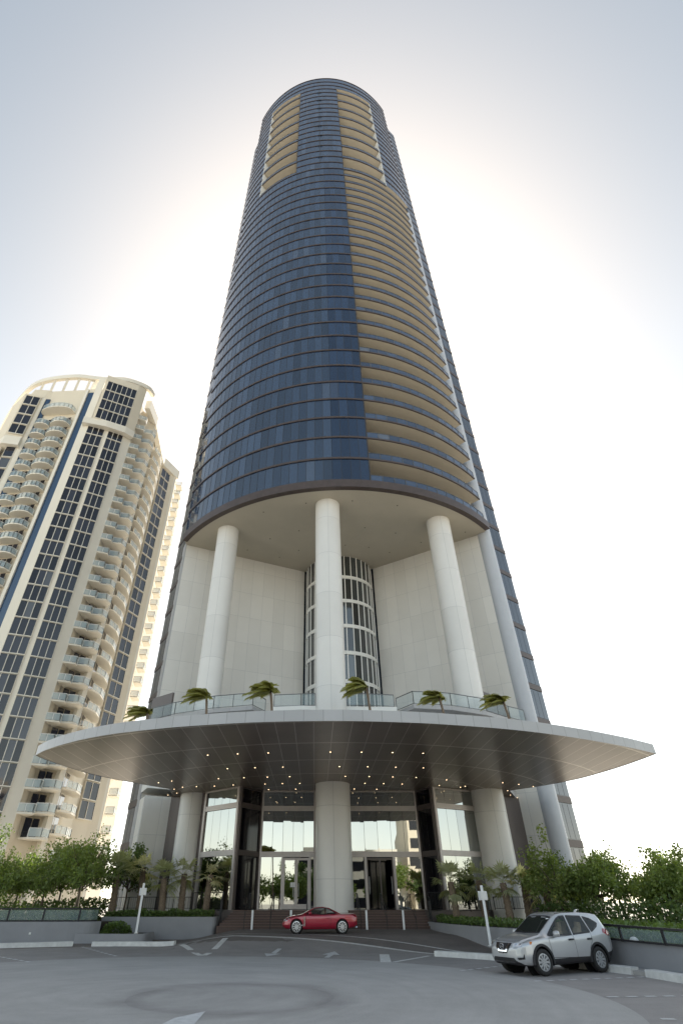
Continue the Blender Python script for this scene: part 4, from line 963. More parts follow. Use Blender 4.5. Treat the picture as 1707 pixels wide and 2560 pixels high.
def fan_palm(x, y, z, h, r, label, lean=(0, 0), seed=1, pale=0, n=22):
    random.seed(seed); e = empty('palm_tree', (x, y, z)); tag(e, label, 'palm tree', 'short fan palms in the planters')
    tr = MB(); pts = []; rs = []
    for k in range(17):
        t = k / 16; pts.append((lean[0] * t * t, lean[1] * t * t, -.2 + (h + .2) * t)); rs.append((.25 - .05 * t) * (1 + (.10 if k % 2 else -.05)))
    tr.tube(pts, rs, 11); tip = Vector((lean[0], lean[1], h))
    o = tr.build('trunk', 'palm_bark', smooth='all'); o.parent = e
    lf = MB()
    for k in range(n):
        az = 2 * pi * k * .382 + random.random() * .5; el = random.uniform(-.75, 1.35); d = Vector((cos(az) * cos(el), sin(az) * cos(el), sin(el)))
        if d.z < -.3: d.z *= 1.2
        pet = r * random.uniform(.42, .6); c = tip + d * pet + Vector((0, 0, -.05)); lf.bar(tip, c, .025, .012)
        side = d.cross(Vector((0, 0, 1))).normalized() if abs(d.z) < .97 else Vector((1, 0, 0)); up = side.cross(d).normalized()
        fr = r * random.uniform(.5, .68)
        for b in range(13):
            th = -1.35 + 2.7 * b / 12; v = d * cos(th) + side * sin(th); v = (v + up * .12 * cos(th * 2)).normalized()
            L_ = fr * (.72 + .28 * cos(th)) * random.uniform(.88, 1.05); w = L_ * .06; q = side * cos(th) - d * sin(th)
            m1 = c + v * L_ * .6 - Vector((0, 0, .03 * r)); m2 = c + v * L_ - Vector((0, 0, r * random.uniform(.08, .22)))
            lf.add([c, m1 + q * w, m2, m1 - q * w], [(0, 1, 2, 3)])
    o = lf.build('crown', 'palm_pale' if pale else 'palm_leaf', fix=False); o.parent = e
PLS = [(-14.5, 46.4, 1.25, 2.35, 1.75, 'leftmost short fan palm with grey-green crown', (-.1, 0), 0), (-12.9, 47.6, 1.3, 2.75, 1.35, 'fan palm with pale crown half hidden between the two left palms', (-.2, 0), 1), (-10.65, 45.2, 1.15, 2.2, 1.45, 'fan palm with drooping leaves second from the left steps side group', (-.18, 0), 0), (-9.5, 46.0, 1.2, 2.45, 1.25, 'dark slim fan palm beside the left white column', (-.05, 0), 0), (-7.7, 45.8, 1.15, 2.45, 1.15, 'fan palm with one upright pale fan next to the left steps', (.12, 0), 1)]
for k, p in enumerate(PLS): fan_palm(*p[:6], lean=p[6], seed=100 + k, pale=p[7], n=17 if k != 4 else 12)
PRS = [(9.35, 43.0, .9, 2.2, 1.45, 'fan palm nearest the right steps with grey leaves', (-.15, 0), 0), (11.4, 43.6, .9, 2.3, 1.4, 'fan palm in front of the right white column', (-.1, 0), 0), (12.35, 41.3, .9, 2.1, 1.35, 'fan palm right behind the right white sign post', (-.1, 0), 0), (14.2, 43.2, .95, 2.1, 1.3, 'brownish fan palm just behind the roof front of the silver car', (.05, 0), 1), (15.3, 42.2, .95, 1.85, 1.4, 'rightmost fan palm partly covered by the leafy tree', (-.1, 0), 1)]
for k, p in enumerate(PRS): fan_palm(*p[:6], lean=p[6], seed=130 + k, pale=p[7], n=19)
def coco_palm(x, y, z, h, r, label, seed, n=15):
    random.seed(seed); e = empty('palm_tree', (x, y, z)); tag(e, label, 'palm tree', 'windblown palms on the canopy roof')
    tr = MB(); pts = [(-.35 * (k / 10) ** 2, 0, h * k / 10) for k in range(11)]; tr.tube(pts, [.13 - .005 * k + (.012 if k % 2 else 0) for k in range(11)], 9); tip = Vector(pts[-1])
    o = tr.build('trunk', 'palm_bark', smooth='all'); o.parent = e; lf = MB()
    for k in range(n):
        az = 2 * pi * k / n + random.random() * .4; el = random.uniform(.15, 1.45); d = Vector((cos(az) * cos(el) - .55, sin(az) * cos(el) * .8, sin(el))).normalized()
        L_ = r * random.uniform(.8, 1.1); prev = tip
        for q in range(1, 11):
            t = q / 10; c = tip + d * L_ * t + Vector((-.45 * r * t * t, 0, -.55 * r * t * t)); lf.bar(prev, c, .03 * (1.1 - t), .02)
            tang = (c - prev).normalized(); sd = tang.cross(Vector((0, 0, 1))).normalized()
            for s_ in (-1, 1):
                for u in (0, .34, .67):
                    a = prev.lerp(c, u); v = (sd * s_ * .8 + tang * .55 + Vector((-.35, 0, -.55))).normalized(); l2 = r * .42 * (1 - .6 * abs(t - .4)); w = tang * .05 * r
                    lf.add([a - w, a + w, a + v * l2], [(0, 1, 2)])
            prev = c
    o = lf.build('crown', 'coco_leaf', fix=False); o.parent = e
CP = [(-13.0, 42.2, 3.9, 1.35, 'palm at the far left end of the canopy roof'), (-8.3, 41.5, 5.0, 1.45, 'palm in front of the left column above the canopy'), (-3.2, 41.5, 5.45, 1.6, 'tallest palm left of the middle column above the canopy'), (4.5, 41.5, 5.75, 1.6, 'palm just right of the middle column above the canopy'), (10.35, 41.8, 5.0, 1.25, 'small palm left of the right column above the canopy'), (15.3, 41.5, 4.6, 1.4, 'palm at the right end of the canopy roof')]
for k, (x, y, h, r, lab) in enumerate(CP): coco_palm(x, y, ZC + .55, h, r * .95, lab, 200 + k, 22)
def cover(name, label, pts_fn, n, s, m, kind='stuff', cat=None, seed=1):
    random.seed(seed); mb = MB()
    for k in range(n):
        p = Vector(pts_fn()); leaf_quad(mb, p, Vector((random.uniform(-1, 1), random.uniform(-1, 1), random.uniform(.1, 1.2))), s * random.uniform(.6, 1.3), .6, .1)
    o = mb.build(name, m, fix=False); o['kind'] = kind; return o
def along(P_, w, h, z):
    PP = spline(P_, 6)
    def f():
        i = random.randrange(len(PP) - 1); a = PP[i].lerp(PP[i + 1], random.random()); dd = (PP[i + 1] - PP[i]).normalized(); nn = Vector((-dd.y, dd.x)); t = random.random()
        hh = h * (.55 + .45 * noise.noise(Vector((a.x * 1.3, a.y * 1.3, 0)))) + h * .3
        return (a.x + nn.x * t * w, a.y + nn.y * t * w, z + random.random() * hh)
    return f
cover('ground_cover', '', along([(-14.3, 44.1), (-11.3, 43.75), (-8.6, 43.8), (-7.0, 43.8)], 1.6, .38, 1.18), 3800, .16, 'cover', seed=3)
cover('ground_cover', '', along([(8.2, 44.2), (8.1, 42.9), (8.25, 40.5), (8.75, 37), (9.6, 34.2), (11.2, 31.2)], 1.8, .34, .92), 3800, .16, 'cover', seed=4)
cover('ground_cover', '', along([(-34, 37.2), (-26, 39.2), (-18.5, 40.2), (-14.2, 40.6)], 3.4, .75, .98), 5200, .22, 'leaf_dark', seed=5)
cover('ground_cover', '', along([(11.3, 31), (11.6, 28.5), (12.0, 25.8), (12.9, 23.0), (14.9, 19.6)], 3.2, .55, .76), 5200, .2, 'cover', seed=6)
cover('hedge', '', along([(13.5, 40.5), (16.5, 36.5), (20, 33), (30, 30)], 3.2, 1.35, .8), 5000, .24, 'leaf_dark', seed=7)
cover('hedge', '', along([(-36, 47), (-24, 47.5), (-15.6, 46.5)], 3.0, 1.3, 1.0), 5000, .24, 'leaf_dark', seed=8)
def shrub(x, y, z, r, label, seed):
    random.seed(seed); mb = MB()
    for k in range(900):
        d = rnd_unit(); d.z = abs(d.z); p = Vector((d.x * r * 1.5, d.y * r * .8, d.z * r)) * random.uniform(.6, 1); leaf_quad(mb, p, d + rnd_unit() * .6, .16, .65)
    o = mb.build('shrub', 'cover', fix=False, loc=(x, y, z)); tag(o, label, 'shrub')
shrub(-12.2, 40.6, .42, .62, 'rounded leafy shrub in the low grey planter left of the sign post', 5)
shrub(14.6, 20.6, .2, .7, 'small shrub at the right edge in front of the glass railing', 6)

# ------------------------------------------------------------------ cars
def carpaint(name, col, metal, rough=.28):
    m = mat(name, col, rough, metal, .03, 8, coat=1.0); return m
M['silver_paint'] = carpaint('silver_paint', (.47, .475, .49), .35, .36)
M['red_paint'] = carpaint('red_paint', (.34, .010, .034), .2, .3)
M['car_glass'] = mat('car_glass', (.018, .024, .022), .02, 0, spec=.9, ior=1.6)
M['car_glass_clear'] = mat('car_glass_clear', (.03, .04, .04), .02, 0, alpha=.42, spec=.9)
M['car_trim'] = mat('car_trim', (.022, .021, .024), .55, 0, .1, 9)
M['car_seam'] = mat('car_seam', (.02, .02, .022), .6)
M['tyre'] = mat('tyre_rubber', (.020, .019, .019), .75, 0, .2, 12)
M['alloy'] = mat('alloy', (.62, .63, .65), .28, .8)
M['hub_cover'] = mat('hub_cover', (.40, .41, .43), .36, .4)
M['dark_well'] = mat('dark_well', (.008, .008, .009), .9)
M['chrome'] = mat('chrome', (.80, .80, .82), .10, 1.0)
M['lamp_lens'] = mat('lamp_lens', (.55, .57, .60), .08, .3, spec=.9, coat=1.)
M['lamp_red'] = mat('lamp_red', (.30, .012, .02), .12, 0, coat=1.)
M['lamp_amber'] = mat('lamp_amber', (.55, .16, .02), .15, 0, coat=1.)
M['seat_tan'] = mat('seat_tan', (.60, .52, .38), .8, 0, .2, 5)
def sect(c, x):
    """half section, bottom centre to top centre"""
    T = lambda k: lerp_tab(c[k], x)
    zb, zt, w, zl, wt = T('zb'), T('zt'), T('w'), T('belt'), T('wt')
    zl = min(zl, zt - .03); wt = min(wt, w * .93); zm = zb + .42 * (zl - zb)
    hi = max(zt - .07, zl + .012) if zt - zl < .25 else zt - .075
    return [(0, zb), (w * .80, zb), (w * .955, zb + .09), (w, zm), (w * .985, zl - .10), (w * .955, zl - .01), (wt + (.02 if zt - zl > .25 else 0), hi), (wt * .86, zt - .018), (0, zt)]
def dense(P_, n):
    Q = [Vector((a, b)) for a, b in P_]; out = []
    for i in range(len(Q) - 1):
        a, b, c_, d = Q[max(i - 1, 0)], Q[i], Q[i + 1], Q[min(i + 2, len(Q) - 1)]
        for k in range(n):
            t = k / n; h = .62
            cr = .5 * ((2 * b) + (c_ - a) * t + (2 * a - 5 * b + 4 * c_ - d) * t * t + (3 * b - a - 3 * c_ + d) * t ** 3)
            out.append((b.lerp(c_, t) * (1 - h) + cr * h, i + t))
    out.append((Q[-1], float(len(Q) - 1))); return out
def inpoly(x, y, pg):
    r = False; n = len(pg)
    for i in range(n):
        (x0, y0), (x1, y1) = pg[i], pg[i - 1]
        if (y0 > y) != (y1 > y) and x < (x1 - x0) * (y - y0) / (y1 - y0) + x0: r = not r
    return r
def pdist(x, y, pg):
    m = 9
    for i in range(len(pg)):
        a = Vector(pg[i]); b = Vector(pg[i - 1]); p = Vector((x, y)); t = max(0, min(1, (p - a).dot(b - a) / max((b - a).length_squared, 1e-9))); m = min(m, (p - a.lerp(b, t)).length)
    return m
def make_car(root, c, tagf, parts, paint, nx=240, nd=9):
    xs = [c['x0'] + (c['x1'] - c['x0']) * (.5 - .5 * cos(pi * k / nx)) * .25 + (c['x1'] - c['x0']) * (k / nx) * .75 for k in range(nx + 1)]
    rows = [(x, dense(sect(c, x), nd)) for x in xs]
    def endcap(x, row, sgn):
        cz = sum(p.y for p, s in row) / len(row); out = []
        for k in range(1, 15):
            f = 1 - k / 15; out.append((x + sgn * .05 * (1 - f * f), [(Vector((p.x * f, cz + (p.y - cz) * f)), s) for p, s in row]))
        return out
    rows = list(reversed(endcap(xs[0], rows[0][1], -1))) + rows + endcap(xs[-1], rows[-1][1], 1)
    buckets = {}; FV = []; FF = []
    for (xa, ra), (xb, rb) in zip(rows, rows[1:]):
        for j in range(len(ra) - 1):
            q = [(xa, ra[j][0]), (xb, rb[j][0]), (xb, rb[j + 1][0]), (xa, ra[j + 1][0])]
            s = (ra[j][1] + ra[j + 1][1]) / 2
            cxm = sum(p[0] for p in q) / 4; cy = sum(p[1].x for p in q) / 4; cz = sum(p[1].y for p in q) / 4
            cut = False
            for ax in c['axles']:
                if s < 5.2 and cy > c['w0'] * .40 and hypot(cxm - ax, cz - c['rw']) < c['arch']: cut = True
            for sg in (1, -1):
                o_ = len(FV); FV.extend((p[0], p[1].x * sg, p[1].y) for p in (q if sg == 1 else q[::-1])); FF.append((o_, o_ + 1, o_ + 2, o_ + 3))
            if cut: continue
            for sg in (1, -1):
                t = tagf(cxm, cy * sg, cz, s)
                if t[0] == 'cut': continue
                buckets.setdefault(t, ([], {}, []))
                V, D, F = buckets[t]; idx = []
                for p in (q if sg == 1 else q[::-1]):
                    key = (round(p[0], 5), round(p[1].x * sg, 5), round(p[1].y, 5))
                    if key not in D: D[key] = len(V); V.append(key)
                    if D[key] not in idx: idx.append(D[key])
                if len(idx) > 2: F.append(tuple(idx))
    from mathutils.bvhtree import BVHTree
    objs = {}; objs['full'] = objs['bvh'] = BVHTree.FromPolygons(FV, FF)
    order = sorted(buckets, key=lambda t: 0 if t[0] == 'body' else 1)
    for t in order:
        name, m = t; V, D, F = buckets[t]; mb = MB(); mb.add(V, F); o = mb.build(name, m, None, smooth='all', fix=False)
        par = root if name not in parts or parts[name] is None else objs.get(parts[name], root)
        o.parent = par; objs.setdefault(name, o)
    for ax in c['axles']:      # dark wheel housings
        for sg in (1, -1):
            mb = MB(); n = 20; vs = []
            for k in range(n + 1):
                a = -.25 + (pi + .5) * k / n
                for y in (c['w0'] * .5, c['w0'] * .985): vs.append((ax + c['arch'] * cos(a), sg * y, c['rw'] + c['arch'] * sin(a)))
            mb.add(vs, [(2 * k, 2 * k + 1, 2 * k + 3, 2 * k + 2) for k in range(n)])
            mb.poly([(ax + c['arch'] * cos(2 * pi * k / 24), sg * c['w0'] * .5, c['rw'] + c['arch'] * sin(2 * pi * k / 24)) for k in range(24)])
            o = mb.build('wheel_housing', 'dark_well', fix=False); o.parent = root
    return objs
def resample(pts, st):
    out = []; n = len(pts)
    for i in range(n):
        a = Vector(pts[i]); b = Vector(pts[(i + 1) % n]); k = max(1, int((b - a).length / st))
        out += [a.lerp(b, j / k) for j in range(k)]
    return out
def onto(bvh, p, d, off):
    d = Vector(d).normalized(); hit = bvh.ray_cast(Vector(p) - d * 3, d, 9)
    return None if hit[0] is None else hit[0] - d * off
def frame_of(d):
    d = Vector(d).normalized(); u = d.cross(Vector((0, 0, 1)))
    if u.length < .1: u = Vector((1, 0, 0))
    u.normalize(); return u, u.cross(d).normalized()
def panel(root, name, pts, d, bvh, m, off, parent=None, full=None):
    '''a thin shell with a crisp outline lying on the bodywork'''
    from mathutils.geometry import delaunay_2d_cdt
    u, v = frame_of(d); P3 = resample(pts, .05); dn = Vector(d).normalized(); dep = sum(p.dot(dn) for p in P3) / len(P3)
    p2 = [Vector((p.dot(u), p.dot(v))) for p in P3]; n = len(p2)
    pl = [(p.x, p.y) for p in p2]; ins = []
    x0, x1 = min(p.x for p in p2), max(p.x for p in p2); y0, y1 = min(p.y for p in p2), max(p.y for p in p2); st = max(.03, min(.06, (x1 - x0) / 6))
    y = y0 + st / 2
    while y < y1:
        x = x0 + st / 2
        while x < x1:
            if inpoly(x, y, pl) and pdist(x, y, pl) > st * .4: ins.append(Vector((x, y)))
            x += st
        y += st
    r = delaunay_2d_cdt(p2 + ins, [], [list(range(n))], 1, 1e-5)
    V = [onto(bvh, u * q.x + v * q.y + dn * dep, d, off) for q in r[0]]
    F = [f for f in r[2] if all(V[i] is not None for i in f)]
    V = [q if q is not None else Vector((0, 0, 0)) for q in V]
    fn = [f for f in F]; mb = MB(); mb.add(V, [tuple(f) for f in fn]); o = mb.build(name, m, None, smooth='all', fix=False)
    me = o.data; bm = bmesh.new(); bm.from_mesh(me)
    bmesh.ops.delete(bm, geom=[w for w in bm.verts if not w.link_faces], context='VERTS')
    for f_ in bm.faces:
        if f_.normal.dot(dn) > 0: f_.normal_flip()
    bm.to_mesh(me); bm.free()
    o.parent = parent or root; return o
def seam(root, name, pts, d, bvh, m, w, off, parent=None, closed=True):
    u, v = frame_of(d); P3 = resample(pts, .04); n = len(P3); dn = Vector(d).normalized(); c = sum(P3, Vector()) / n; vs = []
    for i, p in enumerate(P3):
        t = (P3[(i + 1) % n] - P3[i - 1]).normalized(); sdv = t.cross(dn).normalized() * w / 2; vs += [onto(bvh, p - sdv, d, off), onto(bvh, p + sdv, d, off)]
    F = []
    for i in range(n):
        f = (2 * i, 2 * i + 1, (2 * i + 3) % (2 * n), (2 * i + 2) % (2 * n))
        if all(vs[k] is not None for k in f) and max((vs[f[a]] - vs[f[a - 1]]).length for a in range(4)) < .2: F.append(f)
    mb = MB(); mb.add([q if q is not None else Vector((0, 0, .5)) for q in vs], F); o = mb.build(name, m, None, fix=True)
    me = o.data; bm = bmesh.new(); bm.from_mesh(me); bmesh.ops.delete(bm, geom=[w_ for w_ in bm.verts if not w_.link_faces], context='VERTS'); bm.to_mesh(me); bm.free()
    o.parent = parent or root; return o
def wheel(root, x, y, r, w, rr, spokes, m, side, twist=0, paired=False, steer=0.):
    prof = [(rr, -w / 2 + .01), (rr + .03, -w / 2), (r - .03, -w / 2), (r - .008, -w / 2 + .03), (r, 0), (r - .008, w / 2 - .03), (r - .03, w / 2), (rr + .03, w / 2), (rr, w / 2 - .01)]
    mb = MB(); n = 40; vs = [(a * cos(2 * pi * k / n), b, a * sin(2 * pi * k / n)) for k in range(n) for a, b in prof]; L_ = len(prof)
    mb.add(vs, [(k * L_ + j, ((k + 1) % n) * L_ + j, ((k + 1) % n) * L_ + j + 1, k * L_ + j + 1) for k in range(n) for j in range(L_ - 1)])
    e = mb.build('wheel', 'tyre', smooth='all'); e.location = (x, y, r); e.rotation_euler = (0, 0, steer); e.parent = root
    rim = MB(); yo = side * (w / 2 - .015)
    def P(rad, a, dy=0): return (rad * cos(a), yo + side * dy, rad * sin(a))
    for k in range(n):
        a0, a1 = 2 * pi * k / n, 2 * pi * (k + 1) / n
        rim.poly([P(rr + .004, a0), P(rr + .004, a1), P(rr - .03, a1, .004), P(rr - .03, a0, .004)], 0); rim.poly([P(rr - .03, a0, .004), P(rr - .03, a1, .004), P(rr - .04, a1, -.06), P(rr - .04, a0, -.06)], 0)
        rim.poly([(0, yo - side * .075, 0), P(rr - .035, a0, -.075), P(rr - .035, a1, -.075)], 1)
    for k in range(spokes):
        for dlt in ((-.09, .09) if paired else (0,)):
            a = 2 * pi * k / spokes + dlt + twist; wi, wo = .024, (.029 if m == 'hub_cover' else .022)
            t0 = Vector((-sin(a), 0, cos(a))); d0 = Vector((cos(a), 0, sin(a))); base = Vector((0, yo, 0))
            q = [base + d0 * .05 - t0 * wi, base + d0 * .05 + t0 * wi, base + d0 * (rr - .025) + t0 * wo, base + d0 * (rr - .025) - t0 * wo]
            q2 = [p + Vector((0, -side * .05, 0)) for p in q]; rim.add([tuple(p + Vector((0, side * (.0 if i < 2 else .002), 0))) for i, p in enumerate(q)] + [tuple(p) for p in q2], [(0, 1, 2, 3), (0, 4, 5, 1), (1, 5, 6, 2), (3, 2, 6, 7), (0, 3, 7, 4)], 0)
    hub = [(.075 * cos(2 * pi * k / 16), yo + side * .006, .075 * sin(2 * pi * k / 16)) for k in range(16)]; rim.poly(hub, 0)
    for k in range(5): a = 2 * pi * k / 5; rim.poly([(.05 * cos(a) + .008 * cos(b * pi / 3), yo + side * .009, .05 * sin(a) + .008 * sin(b * pi / 3)) for b in range(6)], 1)
    o = rim.build('rim', [m, 'dark_well'], fix=False); o.parent = e
    return e
def arch_lip(root, ax, rw, ra, w, th, m, y):
    n = 26
    for sg in (1, -1):
        vs = []; mb = MB()
        for k in range(n + 1):
            a = -.12 + (pi + .24) * k / n
            for rr_, yy in ((ra - .012, y - .05), (ra - .012, y + .014), (ra + th, y + .016), (ra + th + .012, y - .03)): vs.append((ax + rr_ * cos(a), sg * yy, rw + rr_ * sin(a)))
        mb.add(vs, [(k * 4 + j, k * 4 + j + 1, (k + 1) * 4 + j + 1, (k + 1) * 4 + j) for k in range(n) for j in range(3)])
        o = mb.build('wheel_arch', m, smooth=True); o.parent = root

# silver crossover at the right, nose towards the road
suv = empty('suv', (8.68, 24.6, zg(8.7, 24.6) + .004)); suv.rotation_euler = (0, 0, R(-154.2))
tag(suv, 'silver crossover with black wheel arches parked by the kerb at right', 'car')
cS = dict(x0=-2.30, x1=2.30, axles=(1.385, -1.32), rw=.362, arch=.43, w0=.92,
          zb=[(-2.3, .55), (-2.1, .42), (-1.6, .30), (1.6, .24), (2.1, .27), (2.3, .36)],
          zt=[(-2.3, 1.22), (-2.24, 1.34), (-2.05, 1.56), (-1.95, 1.64), (-1.6, 1.685), (-.9, 1.715), (-.2, 1.70), (.15, 1.655), (.34, 1.575), (1.12, 1.12), (1.22, 1.095), (1.6, 1.04), (2.0, .965), (2.2, .89), (2.3, .78)],
          w=[(-2.3, .72), (-2.2, .80), (-2.0, .88), (-1.4, .92), (-.4, .905), (1.3, .92), (1.8, .895), (2.05, .83), (2.2, .74), (2.3, .62)],
          belt=[(-2.3, 1.12), (-1.9, 1.14), (-1.3, 1.09), (.3, 1.03), (1.2, 1.0), (1.7, .95), (2.1, .86), (2.3, .72)],
          wt=[(-2.3, .60), (-2.0, .60), (-1.5, .62), (-.6, .645), (.1, .625), (.35, .62), (1.1, .70), (1.6, .72), (2.1, .66), (2.3, .52)])
SW1 = [(.92, 1.055), (.18, 1.52), (.02, 1.575), (-.20, 1.59), (-.20, 1.075)]; SW2 = [(-.30, 1.08), (-.30, 1.592), (-1.02, 1.575), (-1.15, 1.13)]; SW3 = [(-1.13, 1.56), (-1.45, 1.50), (-1.74, 1.37), (-1.62, 1.28), (-1.24, 1.14)]
SD1 = [(.98, .50), (1.0, .98), (.20, 1.56), (-.25, 1.62), (-.25, .47)]; SD2 = [(-.25, .47), (-.25, 1.62), (-1.08, 1.60), (-1.22, 1.13), (-.92, .75), (-.84, .47)]
def tagS(x, y, z, s):
    a = abs(y)
    if 4.9 < s < 6.6 and -1.8 < x < 1.0 and z > 1.02:
        for pg in (SW1, SW2, SW3):
            if inpoly(x, z, pg): return ('cut', None)
    if (s < 2.42 - .95 * smoothstep((x - 1.3) / .6) and x < 2.28) or (x >= 2.28 and z < .40): return ('lower_cladding', 'car_trim')
    return ('body', 'silver_paint')
oS = make_car(suv, cS, tagS, {}, 'silver_paint')
bS = oS['bvh']
def mirror(pts): return [(x, -y, z) for x, y, z in pts]
for sd in (1, -1):
    D = (0, -sd, 0); f = lambda pg: [(x, sd * 2, z) for x, z in pg]
    for pg in (SW1, SW2, SW3): panel(suv, 'side_window', f(pg), D, bS, 'car_glass_clear', .004, full=oS['full'])
    for pg in (SW1, SW2, SW3): seam(suv, 'window_trim', f(pg), D, oS['full'], 'car_trim', .045, .008)
    dr = [panel(suv, 'front_door', f([(.93, .48), (.96, .985), (-.24, 1.045), (-.24, .46)]), D, oS['full'], 'silver_paint', .004), panel(suv, 'rear_door', f([(-.255, .46), (-.255, 1.047), (-1.14, 1.10), (-1.08, .86), (-.93, .70), (-.86, .46)]), D, oS['full'], 'silver_paint', .004)]
    for d_, pg in zip(dr, ([(.945, .47), (.975, .99), (-.247, 1.055), (-.247, .45)], [(-.248, .45), (-.248, 1.055), (-1.155, 1.11), (-1.095, .86), (-.94, .69), (-.87, .45)])): seam(suv, 'door_seam', f(pg), D, oS['full'], 'car_seam', .012, .0025, parent=d_)
    for x_, d_ in ((-.08, dr[0]), (-1.0, dr[1])):
        mb = MB(); mb.tube([(x_ + .12, sd * .905, .93), (x_ + .06, sd * .945, .94), (x_ - .06, sd * .945, .943), (x_ - .12, sd * .905, .94)], .026, 6); o = mb.build('handle', 'car_trim'); o.parent = d_
    hl = [(2.22, sd * .36, .77), (2.22, sd * .36, .845), (2.0, sd * .70, .895), (1.80, sd * .84, .925), (1.74, sd * .88, .905), (1.83, sd * .86, .82), (2.05, sd * .72, .765)]
    h = panel(suv, 'headlight', hl, (-.75, -sd * .66, 0), oS['full'], 'lamp_lens', .007)
    panel(suv, 'turn_signal', [(1.86, sd * .84, .835), (1.86, sd * .84, .915), (1.745, sd * .88, .908), (1.80, sd * .87, .835)], (-.5, -sd * .86, 0), oS['full'], 'lamp_amber', .012, parent=h)
    for yy in (.52, .66): panel(suv, 'bulb', [(2.1, sd * yy + .05 * cos(k * pi / 5), .825 + .035 * sin(k * pi / 5)) for k in range(10)], (-.8, -sd * .6, 0), oS['full'], 'chrome', .012, parent=h)
    panel(suv, 'fog_lamp_housing', [(2.2, sd * .52, .485), (2.2, sd * .60, .43), (2.1, sd * .78, .45), (2.1, sd * .78, .60), (2.1, sd * .74, .54), (2.1, sd * .72, .50)], (-.85, -sd * .53, 0), oS['full'], 'car_trim', .006)
    panel(suv, 'tail_lamp', [(-1.78, sd * .86, 1.10), (-1.90, sd * .84, 1.22), (-2.2, sd * .70, 1.17), (-2.25, sd * .62, 1.06), (-2.1, sd * .76, 1.00), (-1.95, sd * .84, 1.03)], (.6, -sd * .8, 0), oS['full'], 'lamp_red', .008)
D = (-1, 0, 0); F_ = lambda pg: [(4, y, z) for y, z in pg]
panel(suv, 'grille', F_([(-.38, .86), (.38, .86), (.34, .74), (.20, .585), (-.20, .585), (-.34, .74)]), D, oS['full'], 'car_trim', .006)
panel(suv, 'grille_chrome', F_([(-.335, .86), (-.25, .86), (-.15, .665), (.15, .665), (.25, .86), (.335, .86), (.21, .625), (-.21, .625)]), D, oS['full'], 'chrome', .02)
panel(suv, 'lower_intake', F_([(-.48, .475), (.48, .475), (.58, .385), (-.58, .385)]), D, oS['full'], 'car_trim', .006)
panel(suv, 'bumper_strip', F_([(-.48, .372), (.48, .372), (.50, .335), (-.50, .335)]), D, oS['full'], 'chrome', .012)
wsp = [(.60, 1.135), (.585, 1.25), (.545, 1.56), (.3, 1.585), (0, 1.592), (-.3, 1.585), (-.545, 1.56), (-.585, 1.25), (-.60, 1.135), (0, 1.115)]
panel(suv, 'windshield', F_(wsp), D, oS['full'], 'car_glass', .005); seam(suv, 'windshield_trim', F_(wsp), D, oS['full'], 'car_trim', .03, .007)
panel(suv, 'inspection_sticker', F_([(.42, 1.50), (.54, 1.50), (.53, 1.53), (.42, 1.53)]), D, oS['full'], 'white_paint', .009)
panel(suv, 'rear_window', [(-4, .52, 1.56), (-4, -.52, 1.56), (-4, -.58, 1.28), (-4, .58, 1.28)], (1, 0, 0), oS['full'], 'car_glass', .006)
seam(suv, 'bonnet_gap', [(1.15, .62, 3), (2.05, .60, 3), (2.16, .3, 3), (2.17, -.3, 3), (2.05, -.60, 3), (1.15, -.62, 3)], (0, 0, -1), oS['full'], 'car_seam', .012, .003)
for ax, stv in ((1.385, -.12), (-1.32, 0)):
    arch_lip(suv, ax, .362, .43, .9, .055, 'car_trim', .905)
    for sd in (1, -1): wheel(suv, ax, sd * .80, .362, .225, .235, 10, 'hub_cover', sd, steer=stv)
for sd in (1, -1):
    mb = MB(); mb.tube([(.69, sd * .90, 1.10), (.685, sd * .93, 1.105), (.68, sd * 1.04, 1.11), (.675, sd * 1.10, 1.11), (.67, sd * 1.12, 1.11)], [.05, .085, .092, .075, .03], 12); mb.bar((.72, sd * .90, 1.04), (.70, sd * 1.0, 1.07), .07, .05); o = mb.build('wing_mirror', 'silver_paint', smooth='all'); o.parent = suv
mb = MB(); n = 24     # round emblem with a bar across it
for k in range(n): mb.bar((2.355, .085 * cos(2 * pi * k / n), .765 + .075 * sin(2 * pi * k / n)), (2.355, .085 * cos(2 * pi * (k + 1) / n), .765 + .075 * sin(2 * pi * (k + 1) / n)), .02, .02)
mb.bar((2.36, -.10, .765), (2.36, .10, .765), .03, .02); o = mb.build('emblem', 'chrome'); o.parent = suv
mb = MB(); mb.tube([(-1.55, 0, 1.68), (-1.62, 0, 1.73), (-1.72, 0, 1.765)], [.05, .04, .015], 8); o = mb.build('roof_antenna', 'silver_paint', smooth='all'); o.parent = suv
for y in (.36, -.36):
    for x in (.05, -.95):
        mb = MB(); mb.tube([(x + .1, y, .6), (x - .1, y, 1.1), (x - .16, y, 1.18)], [.2, .2, .16], 8); mb.tube([(x - .18, y, 1.2), (x - .2, y, 1.4)], [.12, .11], 8); o = mb.build('seat', 'seat_tan', smooth=True); o.parent = suv
mb = MB()      # rain channel rails along the roof
for sd in (1, -1): mb.tube([(.1, sd * .56, 1.655), (-.6, sd * .585, 1.69), (-1.4, sd * .57, 1.68), (-1.9, sd * .55, 1.64)], .012, 6)
o = mb.build('roof_rail', 'car_trim'); o.parent = suv

